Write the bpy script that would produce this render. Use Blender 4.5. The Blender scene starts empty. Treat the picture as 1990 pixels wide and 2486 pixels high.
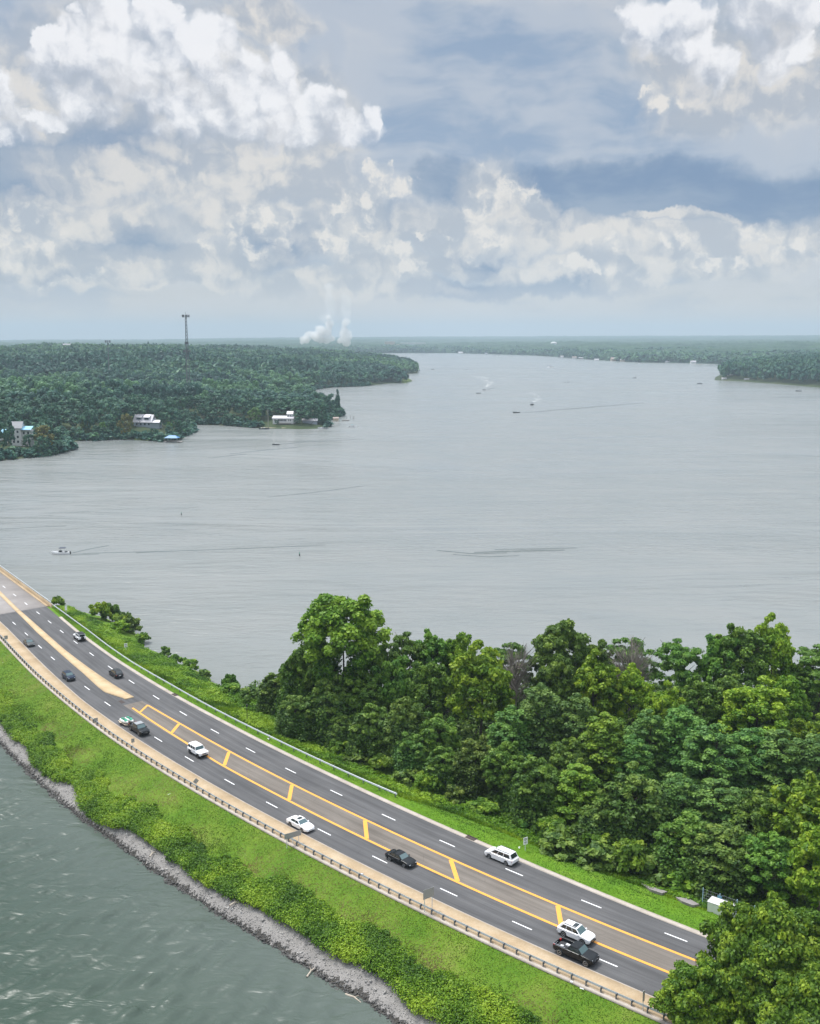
import bpy, bmesh, math, random
import numpy as np
from mathutils import Vector, Matrix
R = math.radians
rng = np.random.default_rng(7)
random.seed(7)

# ------------------------------------------------------------------ camera
FPX, CAMH = 2500.0, 74.3            # focal length in photo pixels, metres above the road
PITCH = math.atan((1243 - 817) / FPX)
scene = bpy.context.scene
cam_d = bpy.data.cameras.new('camera'); cam = bpy.data.objects.new('camera', cam_d)
scene.collection.objects.link(cam); scene.camera = cam
cam.location = (0, 0, CAMH); cam.rotation_euler = (math.pi / 2 - PITCH, 0, 0)
cam_d.sensor_fit = 'VERTICAL'; cam_d.sensor_height = 24; cam_d.lens = 24 * FPX / 2486
cam_d.clip_start = 1; cam_d.clip_end = 90000
scene.render.resolution_x = 820; scene.render.resolution_y = 1024
scene.render.engine = 'CYCLES'
scene.cycles.use_denoising = True
scene.cycles.max_bounces = 5; scene.cycles.diffuse_bounces = 2; scene.cycles.glossy_bounces = 2
scene.cycles.transparent_max_bounces = 4; scene.cycles.transmission_bounces = 2; scene.cycles.volume_bounces = 3
scene.cycles.caustics_reflective = False; scene.cycles.caustics_refractive = False
scene.view_settings.view_transform = 'Standard'; scene.view_settings.look = 'None'
scene.view_settings.exposure = 0.0; scene.view_settings.gamma = 1

def at(px, py, z=0.0):
    """the place on the level z that shows at this point of the photograph"""
    x = px - 995; y = py - 1243
    Y = math.cos(PITCH) * FPX - math.sin(PITCH) * y
    D = y * math.cos(PITCH) + math.sin(PITCH) * FPX
    k = (CAMH - z) / D
    return np.array([x * k, Y * k])
def ang(px, py):
    x = px - 995; y = py - 1243
    Y = math.cos(PITCH) * FPX - math.sin(PITCH) * y
    D = y * math.cos(PITCH) + math.sin(PITCH) * FPX
    return math.degrees(math.atan2(x, Y)), math.degrees(math.atan2(-D, math.hypot(x, Y)))
def top_z(px, py, xy):
    """height of something over the ground point xy whose top shows at row py"""
    t = (py - 1243) / FPX
    return CAMH - xy[1] * math.tan(PITCH + math.atan(t))

def lin(r, g, b):
    f = lambda c: (c / 255) / 12.92 if c / 255 <= .04045 else ((c / 255 + .055) / 1.055) ** 2.4
    return (f(r), f(g), f(b), 1)

# ------------------------------------------------------------------ world
SUN_EL, SUN_AZ = 64.0, -50.0        # sun high to the left beyond the lake
world = bpy.data.worlds.new('World'); scene.world = world; world.use_nodes = True
def build_world():
    nt = world.node_tree; N = nt.nodes; L = nt.links; N.clear()
    def n(t, **k):
        q = N.new(t)
        for a, v in k.items(): setattr(q, a, v)
        return q
    def S(x, sock):
        if isinstance(x, (int, float, tuple)): sock.default_value = x
        else: L.new(x, sock)
    def M(op, a, b=0.0, c=0.0, clamp=False):
        q = n('ShaderNodeMath', operation=op, use_clamp=clamp); S(a, q.inputs[0]); S(b, q.inputs[1]); S(c, q.inputs[2]); return q.outputs[0]
    def V(op, a, b=(0, 0, 0), c=(0, 0, 0)):
        q = n('ShaderNodeVectorMath', operation=op); S(a, q.inputs[0]); S(b, q.inputs[1])
        if op == 'MULTIPLY_ADD': S(c, q.inputs[2])
        return q.outputs['Value'] if op in ('DOT_PRODUCT', 'LENGTH') else q.outputs[0]
    def smooth(x, a, b, lo=0.0, hi=1.0):
        q = n('ShaderNodeMapRange', interpolation_type='SMOOTHSTEP'); S(x, q.inputs[0])
        q.inputs[1].default_value = a; q.inputs[2].default_value = b; q.inputs[3].default_value = lo; q.inputs[4].default_value = hi
        return q.outputs[0]
    def mix(f, a, b):
        q = n('ShaderNodeMix', data_type='RGBA'); S(f, q.inputs[0]); S(a, q.inputs[6]); S(b, q.inputs[7]); return q.outputs[2]
    def noise(v, scale, detail, rough=.5, out=0, dist=0.0):
        q = n('ShaderNodeTexNoise', noise_dimensions='2D'); S(v, q.inputs['Vector']); q.inputs['Scale'].default_value = scale
        q.inputs['Detail'].default_value = detail; q.inputs['Roughness'].default_value = rough; q.inputs['Distortion'].default_value = dist
        return q.outputs[out]
    tc = n('ShaderNodeTexCoord'); sep = n('ShaderNodeSeparateXYZ'); L.new(tc.outputs['Generated'], sep.inputs[0])
    x, y, z = sep.outputs
    az = M('MULTIPLY', M('ARCTAN2', x, y), 57.2958)
    el = M('MULTIPLY', M('ARCSINE', M('MAXIMUM', M('MINIMUM', z, 1.0), -1.0)), 57.2958)
    cmb = n('ShaderNodeCombineXYZ'); L.new(az, cmb.inputs[0]); L.new(el, cmb.inputs[1]); P = cmb.outputs[0]
    # billowing displacement of the cloud outlines
    w1 = V('SUBTRACT', noise(P, .20, 2, .5, 1), (.5, .5, .5))
    w2 = V('SUBTRACT', noise(P, .75, 5, .62, 1), (.5, .5, .5))
    PW = V('MULTIPLY_ADD', w1, (3.6, 2.0, 0), V('MULTIPLY_ADD', w2, (1.5, 1.2, 0), P))
    PS = V('MULTIPLY_ADD', w1, (6.0, 3.0, 0), V('MULTIPLY_ADD', w2, (2.0, 1.2, 0), P))
    PB = V('MULTIPLY_ADD', w2, (.8, .8, 0), P)
    def billow(v, scale):
        q = n('ShaderNodeTexVoronoi', feature='SMOOTH_F1', voronoi_dimensions='2D'); S(v, q.inputs['Vector']); q.inputs['Scale'].default_value = scale
        q.inputs['Smoothness'].default_value = .7; q.inputs['Detail'].default_value = 1.0; q.inputs['Roughness'].default_value = .5
        return q.outputs['Distance']
    bil = billow(PB, .7)
    bil2 = billow(V('ADD', PB, (.3, .45, 0)), .7)
    relief = M('SUBTRACT', bil2, bil)
    def field(coord, blobs):
        f = None
        for (px, py, rx, ry) in blobs:
            a, e = ang(px, py); rx /= 43.6; ry /= 43.6
            d = V('MULTIPLY_ADD', coord, (1 / rx, 1 / ry, 0), (-a / rx, -e / ry, 0))
            v = V('DOT_PRODUCT', d, d)
            f = v if f is None else M('MINIMUM', f, v)
        return M('SUBTRACT', 1.0, f)
    # base: pale grey overcast
    rmp = n('ShaderNodeValToRGB'); cr = rmp.color_ramp
    L.new(M('MULTIPLY', el, 1 / 90.0, clamp=True), rmp.inputs[0])
    stops = [(0, (219, 214, 206)), (1.5, (210, 208, 204)), (4, (192, 197, 203)), (8, (181, 189, 200)), (13, (174, 185, 199)), (18, (176, 188, 203)), (30, (215, 222, 232))]
    while len(cr.elements) < len(stops): cr.elements.new(.5)
    for e_, (p, c) in zip(cr.elements, stops): e_.position = p / 90; e_.color = lin(*c)
    col = rmp.outputs[0]
    flat = V('MULTIPLY', P, (.55, 1.5, 1))
    n1 = noise(V('MULTIPLY_ADD', w1, (2, 2, 0), flat), .22, 5, .55)
    n2 = noise(PW, .33, 6, .62)
    col = mix(smooth(n1, .44, .64, 0, .65), col, lin(213, 213, 215))
    col = mix(smooth(n1, .52, .34, 0, .7), col, lin(154, 173, 196))
    # soft dark masses
    soft = [(1150, 200, 330, 120), (1480, 330, 420, 130), (1750, 420, 420, 110), (1330, 400, 220, 90), (760, 130, 110, 100), (900, 30, 160, 60),
            (1230, 60, 300, 60), (40, 50, 110, 60), (110, 200, 110, 70), (980, 340, 170, 60), (870, 390, 100, 50), (620, 20, 60, 50), (1800, 260, 150, 60)]
    fs = field(PS, soft)
    col = mix(smooth(fs, -.5, .8, 0, .92), col, mix(smooth(n1, .34, .58), lin(144, 165, 192), lin(184, 193, 206)))
    dark = [(90, 400, 190, 85), (20, 460, 150, 70), (360, 330, 170, 55), (420, 290, 120, 40), (1650, 500, 400, 36), (1900, 480, 280, 50),
            (1400, 520, 140, 36), (1500, 440, 300, 40), (270, 610, 120, 26), (300, 585, 70, 30), (700, 600, 100, 32), (650, 640, 90, 20), (1060, 440, 70, 50), (1200, 700, 260, 20),
            (140, 665, 110, 16), (1130, 640, 90, 22), (930, 520, 60, 30), (1290, 560, 60, 30)]
    fd = field(PW, dark)
    col = mix(smooth(fd, -1.3, .6, 0, .92), col, mix(smooth(n1, .35, .65), lin(112, 138, 172), lin(143, 161, 184)))
    # soft bright veils
    veil = [(640, 70, 120, 50), (100, 290, 130, 60), (400, 440, 330, 60), (620, 430, 260, 90), (150, 530, 220, 50), (600, 360, 260, 40), (200, 180, 240, 120), (560, 240, 260, 90), (1180, 480, 130, 110), (830, 540, 120, 90), (600, 540, 160, 60),
            (1400, 590, 190, 44), (1650, 600, 240, 46), (1880, 580, 200, 50), (1100, 560, 160, 60), (1700, 200, 140, 100), (1900, 180, 110, 90), (60, 620, 200, 50), (1250, 520, 80, 60), (1500, 660, 300, 30), (330, 690, 260, 18), (1000, 640, 160, 30),
            (420, 640, 300, 40), (860, 700, 250, 30), (1680, 535, 100, 12)]
    fv = field(PS, veil)
    col = mix(smooth(fv, -.7, .7, 0, .88), col, mix(smooth(M('ADD', M('MULTIPLY', relief, .25), n2), .36, .66), lin(180, 186, 195), lin(233, 227, 219)))
    # crisp cumulus
    cum = [(170, 130, 110, 80), (250, 100, 130, 110), (340, 190, 190, 110), (480, 130, 90, 80), (400, 40, 70, 60), (520, 240, 190, 95), (650, 215, 80, 80), (690, 285, 170, 70), (90, 90, 30, 30), (230, 240, 90, 60),
           (830, 305, 120, 46), (905, 280, 36, 50), (0, 240, 60, 100), (120, 300, 60, 30), (20, 330, 60, 40), (270, 20, 60, 60), (160, 40, 18, 22),
           (1640, 60, 110, 70), (1690, 150, 70, 70), (1820, 60, 55, 90), (1930, 20, 90, 60), (1900, 130, 90, 50),
           ]
    small = [(1612, 250, 34, 24), (1560, 230, 30, 20), (880, 475, 60, 40), (940, 458, 50, 26), (980, 438, 26, 20), (855, 520, 66, 44), (815, 555, 44, 44), (795, 590, 26, 40), (855, 585, 34, 44), (910, 415, 34, 22), (960, 610, 42, 36), (990, 640, 26, 30),
           (1140, 410, 24, 26), (1240, 450, 46, 40), (1160, 500, 50, 40), (1190, 570, 60, 34), (1290, 480, 24, 30), (1060, 575, 60, 10), (1170, 620, 24, 18),
           (570, 560, 55, 36), (640, 530, 60, 44), (690, 555, 40, 40), (620, 610, 36, 24), (50, 530, 60, 30), (110, 575, 60, 34), (30, 600, 50, 40), (240, 672, 56, 15), (520, 600, 60, 20), (90, 690, 60, 8),
           (1500, 600, 60, 22), (1640, 590, 46, 22), (1840, 560, 60, 26), (1930, 600, 70, 30), (1720, 640, 120, 14), (1400, 650, 100, 14)]
    fc = field(PW, cum); fup = field(V('ADD', PW, (.45, .75, 0)), cum)
    n3 = noise(PB, .38, 6, .62)
    fcb = M('ADD', fc, M('MULTIPLY', M('SUBTRACT', .42, bil), .95))
    body = smooth(fcb, -.18, .42)
    lt = M('ADD', M('MULTIPLY', M('SUBTRACT', fc, fup), .55), M('MULTIPLY', relief, .40))
    light = smooth(M('ADD', lt, M('MULTIPLY', M('SUBTRACT', n3, .5), 2.6)), -.72, .46)
    warm = smooth(el, 9.0, 3.0)
    hi = mix(warm, lin(250, 249, 250), lin(233, 229, 224)); lo = mix(warm, lin(176, 184, 199), lin(182, 188, 198))
    col = mix(M('MULTIPLY', body, M('MULTIPLY_ADD', light, .55, .40)), col, mix(light, lo, hi))
    PF = V('MULTIPLY_ADD', w1, (1.6, 1.0, 0), V('MULTIPLY_ADD', w2, (2.2, 1.5, 0), P))
    fsm = M('ADD', field(PF, small), M('MULTIPLY', M('SUBTRACT', .42, bil), .9))
    n4 = noise(PB, 1.1, 5, .62)
    bsm = smooth(fsm, -.45, .55); l4 = smooth(M('ADD', n4, M('MULTIPLY', relief, .35)), .36, .66)
    col = mix(M('MULTIPLY', bsm, M('MULTIPLY_ADD', l4, .50, .38)), col, mix(l4, lin(186, 193, 202), lin(240, 234, 226)))
    # haze band over the horizon
    col = mix(smooth(el, 3.2, .2, 0, .85), col, lin(224, 214, 204))
    # brighter overhead where the thin overcast glows
    gain = smooth(el, 17.0, 60.0, 1.0, OVER)
    col = V('MULTIPLY', col, (1, 1, 1)) if False else col
    vs = n('ShaderNodeVectorMath', operation='SCALE'); L.new(col, vs.inputs[0]); L.new(gain, vs.inputs['Scale'])
    bg = n('ShaderNodeBackground'); L.new(vs.outputs[0], bg.inputs[0]); bg.inputs[1].default_value = 1.0
    sky = n('ShaderNodeTexSky', sky_type='NISHITA', sun_disc=False); sky.sun_elevation = R(SUN_EL); sky.sun_rotation = R(SUN_AZ)
    bs = n('ShaderNodeBackground'); L.new(sky.outputs[0], bs.inputs[0]); bs.inputs[1].default_value = .12
    ms = n('ShaderNodeMixShader'); ms.inputs[0].default_value = .93; L.new(bs.outputs[0], ms.inputs[1]); L.new(bg.outputs[0], ms.inputs[2])
    out = n('ShaderNodeOutputWorld'); L.new(ms.outputs[0], out.inputs[0])
OVER = 3.0
build_world()
world.cycles.sampling_method = 'NONE'
sun_d = bpy.data.lights.new('sun', 'SUN'); sun_d.energy = 4.3; sun_d.angle = R(17); sun_d.color = (1, .975, .93)
sun = bpy.data.objects.new('sun', sun_d); scene.collection.objects.link(sun)
sd = Vector((math.sin(R(SUN_AZ)) * math.cos(R(SUN_EL)), math.cos(R(SUN_AZ)) * math.cos(R(SUN_EL)), math.sin(R(SUN_EL))))
sun.rotation_euler = sd.to_track_quat('Z', 'Y').to_euler()

# ------------------------------------------------------------------ helpers
COL = scene.collection
def tag(o, label=None, cat=None, group=None, kind=None):
    if label: o['label'] = label
    if cat: o['category'] = cat
    if group: o['group'] = group
    if kind: o['kind'] = kind
    return o
def empty(name, loc=(0, 0, 0), rz=0.0):
    o = bpy.data.objects.new(name, None); COL.objects.link(o); o.location = loc; o.rotation_euler = (0, 0, rz); o.empty_display_size = .5
    return o
def link(name, me, mat=None, parent=None, loc=None):
    o = bpy.data.objects.new(name, me); COL.objects.link(o)
    if mat is not None and len(me.materials) == 0: me.materials.append(mat)
    if parent is not None: o.parent = parent
    if loc is not None: o.location = loc
    return o
def npmesh(name, verts, faces, tint=None, smooth=False):
    """mesh from numpy arrays; faces is an (n,k) array"""
    verts = np.asarray(verts, np.float32).reshape(-1, 3); faces = np.asarray(faces, np.int32)
    k = faces.shape[1]; me = bpy.data.meshes.new(name)
    me.vertices.add(len(verts)); me.vertices.foreach_set('co', verts.ravel())
    me.loops.add(faces.size); me.loops.foreach_set('vertex_index', faces.ravel())
    me.polygons.add(len(faces)); me.polygons.foreach_set('loop_start', np.arange(0, faces.size, k, dtype=np.int32))
    try: me.polygons.foreach_set('loop_total', np.full(len(faces), k, np.int32))
    except Exception: pass
    if smooth: me.polygons.foreach_set('use_smooth', np.ones(len(faces), bool))
    if tint is not None:
        a = me.attributes.new('tint', 'FLOAT', 'POINT'); a.data.foreach_set('value', np.asarray(tint, np.float32))
    me.update(calc_edges=True); me.validate()
    return me
class MB:
    """collects boxes, tubes and polygons into one mesh"""
    def __init__(s): s.v = []; s.f = []
    def add(s, vs, fs, M=None):
        b = len(s.v)
        for p in vs: s.v.append(tuple(M @ Vector(p)) if M is not None else tuple(p))
        for f in fs: s.f.append([b + i for i in f])
        return s
    def box(s, x0, x1, y0, y1, z0, z1, M=None):
        return s.add([(x0, y0, z0), (x1, y0, z0), (x1, y1, z0), (x0, y1, z0), (x0, y0, z1), (x1, y0, z1), (x1, y1, z1), (x0, y1, z1)],
                     [(3, 2, 1, 0), (4, 5, 6, 7), (0, 1, 5, 4), (1, 2, 6, 5), (2, 3, 7, 6), (3, 0, 4, 7)], M)
    def tube(s, a, b, r0, r1=None, n=6, cap=True):
        a = Vector(a); b = Vector(b); r1 = r0 if r1 is None else r1; d = (b - a)
        if d.length < 1e-6: return s
        q = d.to_track_quat('Z', 'Y'); vs = []
        for c, r in ((a, r0), (b, r1)):
            for i in range(n):
                t = 2 * math.pi * i / n; vs.append(c + q @ Vector((r * math.cos(t), r * math.sin(t), 0)))
        fs = [(i, (i + 1) % n, n + (i + 1) % n, n + i) for i in range(n)]
        if cap: fs += [tuple(range(n))[::-1], tuple(range(n, 2 * n))]
        return s.add(vs, fs)
    def path(s, pts, rads, n=6):
        for i in range(len(pts) - 1): s.tube(pts[i], pts[i + 1], rads[i], rads[i + 1], n, cap=(i == len(pts) - 2))
        return s
    def loft(s, rings, closed=True, caps=True):
        n = len(rings[0]); b = len(s.v)
        for r in rings: s.v.extend(tuple(p) for p in r)
        for i in range(len(rings) - 1):
            for j in range(n if closed else n - 1):
                k = (j + 1) % n; s.f.append([b + i * n + j, b + i * n + k, b + (i + 1) * n + k, b + (i + 1) * n + j])
        if caps: s.f.append([b + j for j in range(n)][::-1]); s.f.append([b + (len(rings) - 1) * n + j for j in range(n)])
        return s
    def build(s, name, mat, parent=None, smooth=False, bevel=0, loc=None, sharp=35):
        me = bpy.data.meshes.new(name); me.from_pydata(s.v, [], s.f); me.update()
        bm = bmesh.new(); bm.from_mesh(me)
        bmesh.ops.recalc_face_normals(bm, faces=bm.faces)
        if bevel: bmesh.ops.bevel(bm, geom=bm.edges[:], offset=bevel, segments=2, affect='EDGES', clamp_overlap=True)
        bm.to_mesh(me); bm.free()
        if smooth:
            me.polygons.foreach_set('use_smooth', [True] * len(me.polygons)); me.set_sharp_from_angle(angle=R(sharp))
        return link(name, me, mat, parent, loc)

# ------------------------------------------------------------------ materials
def newmat(name):
    m = bpy.data.materials.new(name); m.use_nodes = True; nt = m.node_tree
    return m, nt, nt.nodes['Principled BSDF']
def plain(name, col, rough=.6, metal=0.0, spec=.5, noise_amt=.12, nscale=6.0, coat=0.0):
    m, nt, b = newmat(name)
    tc = nt.nodes.new('ShaderNodeTexCoord'); nz = nt.nodes.new('ShaderNodeTexNoise'); nz.inputs['Scale'].default_value = nscale; nz.inputs['Detail'].default_value = 4
    nt.links.new(tc.outputs['Object'], nz.inputs['Vector'])
    mx = nt.nodes.new('ShaderNodeMix'); mx.data_type = 'RGBA'; c = Vector(col[:3])
    mx.inputs[6].default_value = (*(c * (1 - noise_amt)), 1); mx.inputs[7].default_value = (*(c * (1 + noise_amt)), 1)
    nt.links.new(nz.outputs[0], mx.inputs[0]); nt.links.new(mx.outputs[2], b.inputs['Base Color'])
    b.inputs['Roughness'].default_value = rough; b.inputs['Metallic'].default_value = metal; b.inputs['Specular IOR Level'].default_value = spec
    b.inputs['Coat Weight'].default_value = coat; b.inputs['Coat Roughness'].default_value = .05
    return m
def ground_mat(name, stops, scale=.25, detail=8, rough=.95, fine=6.0, fine_amt=.35, bump=.0, aniso=(1, 1, 1)):
    """two scales of world-space noise through a colour ramp"""
    m, nt, b = newmat(name); N = nt.nodes; L = nt.links
    g = N.new('ShaderNodeNewGeometry'); mp = N.new('ShaderNodeMapping'); mp.inputs['Scale'].default_value = aniso; L.new(g.outputs['Position'], mp.inputs[0])
    a = N.new('ShaderNodeTexNoise'); a.inputs['Scale'].default_value = scale; a.inputs['Detail'].default_value = detail; a.inputs['Roughness'].default_value = .6
    f = N.new('ShaderNodeTexNoise'); f.inputs['Scale'].default_value = fine; f.inputs['Detail'].default_value = 5; f.inputs['Roughness'].default_value = .7
    L.new(mp.outputs[0], a.inputs[0]); L.new(mp.outputs[0], f.inputs[0])
    mm = N.new('ShaderNodeMath'); mm.operation = 'MULTIPLY_ADD'; L.new(f.outputs[0], mm.inputs[0]); mm.inputs[1].default_value = fine_amt
    m2 = N.new('ShaderNodeMath'); m2.operation = 'MULTIPLY'; L.new(a.outputs[0], m2.inputs[0]); m2.inputs[1].default_value = 1 - fine_amt; L.new(m2.outputs[0], mm.inputs[2])
    r = N.new('ShaderNodeValToRGB'); L.new(mm.outputs[0], r.inputs[0]); cr = r.color_ramp
    while len(cr.elements) < len(stops): cr.elements.new(.5)
    for e, (p, c) in zip(cr.elements, stops): e.position = p; e.color = (*c, 1)
    L.new(r.outputs[0], b.inputs['Base Color']); b.inputs['Roughness'].default_value = rough; b.inputs['Specular IOR Level'].default_value = .2
    if bump:
        bp = N.new('ShaderNodeBump'); bp.inputs['Strength'].default_value = 1; bp.inputs['Distance'].default_value = bump; L.new(f.outputs[0], bp.inputs['Height']); L.new(bp.outputs[0], b.inputs['Normal'])
    return m
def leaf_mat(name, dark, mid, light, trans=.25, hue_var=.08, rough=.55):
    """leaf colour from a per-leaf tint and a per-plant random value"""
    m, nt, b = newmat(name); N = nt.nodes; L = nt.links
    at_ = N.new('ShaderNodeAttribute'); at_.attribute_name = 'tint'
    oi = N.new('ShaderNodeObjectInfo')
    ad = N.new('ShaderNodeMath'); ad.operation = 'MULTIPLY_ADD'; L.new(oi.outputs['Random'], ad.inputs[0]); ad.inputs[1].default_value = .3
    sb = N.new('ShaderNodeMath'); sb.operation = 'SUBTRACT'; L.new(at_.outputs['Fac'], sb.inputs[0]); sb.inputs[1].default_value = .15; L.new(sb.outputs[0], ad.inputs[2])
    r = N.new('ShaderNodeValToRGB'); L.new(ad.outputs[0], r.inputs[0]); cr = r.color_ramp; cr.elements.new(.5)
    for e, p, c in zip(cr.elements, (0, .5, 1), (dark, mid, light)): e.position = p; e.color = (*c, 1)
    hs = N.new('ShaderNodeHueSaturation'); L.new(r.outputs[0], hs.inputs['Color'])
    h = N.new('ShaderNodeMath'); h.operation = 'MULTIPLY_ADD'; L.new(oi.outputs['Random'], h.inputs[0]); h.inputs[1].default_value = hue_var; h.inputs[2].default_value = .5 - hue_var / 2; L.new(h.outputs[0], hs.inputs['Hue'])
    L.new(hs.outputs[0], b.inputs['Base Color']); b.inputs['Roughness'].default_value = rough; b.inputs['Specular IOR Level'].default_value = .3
    if trans:
        t = N.new('ShaderNodeBsdfTranslucent'); L.new(hs.outputs[0], t.inputs[0])
        ms = N.new('ShaderNodeMixShader'); ms.inputs[0].default_value = trans; L.new(b.outputs[0], ms.inputs[1]); L.new(t.outputs[0], ms.inputs[2])
        L.new(ms.outputs[0], N['Material Output'].inputs[0])
    return m

def water_mat():
    m, nt, b = newmat('lake_water'); N = nt.nodes; L = nt.links
    def mth(op, a, bb, c=0.0):
        q = N.new('ShaderNodeMath'); q.operation = op
        for s_, v in zip(q.inputs, (a, bb, c)):
            if isinstance(v, (int, float)): s_.default_value = v
            else: L.new(v, s_)
        return q.outputs[0]
    g = N.new('ShaderNodeNewGeometry'); pos = g.outputs['Position']
    def noise(rot, sc, scale, detail, rough=.5, dist=0.0):
        mp = N.new('ShaderNodeMapping'); mp.inputs['Rotation'].default_value = (0, 0, R(rot)); mp.inputs['Scale'].default_value = sc; L.new(pos, mp.inputs[0])
        q = N.new('ShaderNodeTexNoise'); q.inputs['Scale'].default_value = scale; q.inputs['Detail'].default_value = detail; q.inputs['Roughness'].default_value = rough
        q.inputs['Distortion'].default_value = dist; L.new(mp.outputs[0], q.inputs[0]); return q.outputs[0]
    # wind waves: long crests, then chop
    a = noise(WROT, (.34, 1, 1), .30, 3, .55, .5)
    c = noise(WROT + 14, (.5, 1, 1), 1.1, 4, .6, .3)
    d = noise(WROT - 20, (.35, 1, 1), .06, 3, .5)
    h = mth('ADD', mth('MULTIPLY', a, WA), mth('MULTIPLY', c, WC)); h = mth('ADD', h, mth('MULTIPLY', d, .8))
    e_ = noise(-4, (.28, 1, 1), .11, 4, .6, .8); dt2 = N.new('ShaderNodeVectorMath'); dt2.operation = 'DOT_PRODUCT'; L.new(pos, dt2.inputs[0]); dt2.inputs[1].default_value = (0.75253844, 0.65854833, 0)
    sd2 = N.new('ShaderNodeMapRange'); L.new(dt2.outputs['Value'], sd2.inputs[0]); sd2.inputs[1].default_value = 80; sd2.inputs[2].default_value = 170; sd2.inputs[3].default_value = .0; sd2.inputs[4].default_value = .85
    h = mth('ADD', h, mth('MULTIPLY', e_, sd2.outputs[0]))
    calm = noise(12, (.3, 1, 1), .011, 4, .6, .8); cm = N.new('ShaderNodeMapRange'); L.new(calm, cm.inputs[0]); cm.inputs[1].default_value = .38; cm.inputs[2].default_value = .62; cm.inputs[3].default_value = .22; cm.inputs[4].default_value = 1.45; h = mth('MULTIPLY', h, cm.outputs[0])
    bp = N.new('ShaderNodeBump'); bp.inputs['Strength'].default_value = 1.0; bp.inputs['Distance'].default_value = 1.0; L.new(h, bp.inputs['Height']); L.new(bp.outputs[0], b.inputs['Normal'])
    big = noise(8, (.35, 1, 1), .006, 5, .6, .6)
    r = N.new('ShaderNodeMapRange'); L.new(big, r.inputs[0]); r.inputs[1].default_value = .35; r.inputs[2].default_value = .65; r.inputs[3].default_value = .17; r.inputs[4].default_value = .27
    dt3 = N.new('ShaderNodeVectorMath'); dt3.operation = 'DOT_PRODUCT'; L.new(pos, dt3.inputs[0]); dt3.inputs[1].default_value = (0.75253844, 0.65854833, 0)
    rb = N.new('ShaderNodeMapRange'); L.new(dt3.outputs['Value'], rb.inputs[0]); rb.inputs[1].default_value = 20; rb.inputs[2].default_value = 140; rb.inputs[3].default_value = .13; rb.inputs[4].default_value = 0.0
    L.new(mth('ADD', r.outputs[0], rb.outputs[0]), b.inputs['Roughness'])
    tur = noise(30, (1, 1, 1), .03, 6, .6)
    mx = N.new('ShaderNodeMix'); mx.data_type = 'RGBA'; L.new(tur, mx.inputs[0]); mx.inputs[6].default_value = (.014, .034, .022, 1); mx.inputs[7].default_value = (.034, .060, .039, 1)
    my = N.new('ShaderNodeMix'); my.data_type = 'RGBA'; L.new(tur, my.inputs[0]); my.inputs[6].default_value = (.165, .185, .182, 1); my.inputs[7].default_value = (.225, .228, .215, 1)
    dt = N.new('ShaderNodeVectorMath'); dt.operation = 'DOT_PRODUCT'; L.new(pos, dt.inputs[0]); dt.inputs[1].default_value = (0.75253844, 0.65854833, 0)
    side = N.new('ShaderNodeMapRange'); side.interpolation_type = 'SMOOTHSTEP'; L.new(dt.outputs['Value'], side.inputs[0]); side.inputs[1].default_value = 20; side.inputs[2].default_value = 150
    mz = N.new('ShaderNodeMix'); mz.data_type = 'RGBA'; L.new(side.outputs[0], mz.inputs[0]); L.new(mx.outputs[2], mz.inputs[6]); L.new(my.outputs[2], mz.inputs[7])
    L.new(mz.outputs[2], b.inputs['Base Color']); b.inputs['IOR'].default_value = 1.333; b.inputs['Specular IOR Level'].default_value = .5
    return m
WROT, WA, WC = -36.0, .75, .10

M_ = {}
M_['water'] = water_mat()
M_['asphalt'] = ground_mat('asphalt', [(.3, (.066, .066, .069)), (.5, (.090, .089, .091)), (.7, (.122, .119, .119))], .09, 6, .9, 9, .5)
M_['oldasphalt'] = ground_mat('worn_asphalt', [(.3, (.115, .100, .086)), (.5, (.150, .132, .115)), (.7, (.19, .168, .148))], .12, 6, .9, 9, .5)
M_['concrete_deck'] = ground_mat('concrete_deck', [(.3, (.19, .175, .165)), (.5, (.25, .23, .22)), (.7, (.31, .29, .27))], .15, 6, .9, 5, .4)
M_['tan'] = ground_mat('tan_concrete', [(.3, (.28, .20, .12)), (.5, (.38, .285, .18)), (.7, (.47, .38, .27))], .22, 6, .9, 4, .45)
M_['median'] = ground_mat('median_concrete', [(.3, (.36, .26, .145)), (.5, (.47, .35, .21)), (.7, (.55, .44, .30))], .25, 6, .9, 4, .45)
M_['kerb'] = ground_mat('kerb_concrete', [(.3, (.28, .24, .205)), (.5, (.40, .35, .30)), (.7, (.5, .45, .40))], .4, 6, .9, 4, .45)
M_['white_line'] = plain('white_line_paint', (.80, .80, .80), .7, noise_amt=.08, nscale=3)
M_['yellow_line'] = plain('yellow_line_paint', (.72, .32, .045), .7, noise_amt=.14, nscale=2)
M_['soil'] = ground_mat('bank_grass', [(.28, (.04, .10, .008)), (.42, (.07, .150, .010)), (.55, (.11, .18, .016)), (.72, (.20, .20, .06))], .12, 8, .95, 3.5, .4)
M_['mown'] = ground_mat('mown_grass', [(.3, (.050, .13, .008)), (.5, (.090, .19, .010)), (.7, (.15, .23, .022))], .2, 8, .95, 5, .5)
M_['steel'] = plain('galvanised_steel', (.56, .59, .62), .5, .1, noise_amt=.12)
M_['post'] = plain('weathered_post', (.13, .14, .15), .8)

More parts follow.
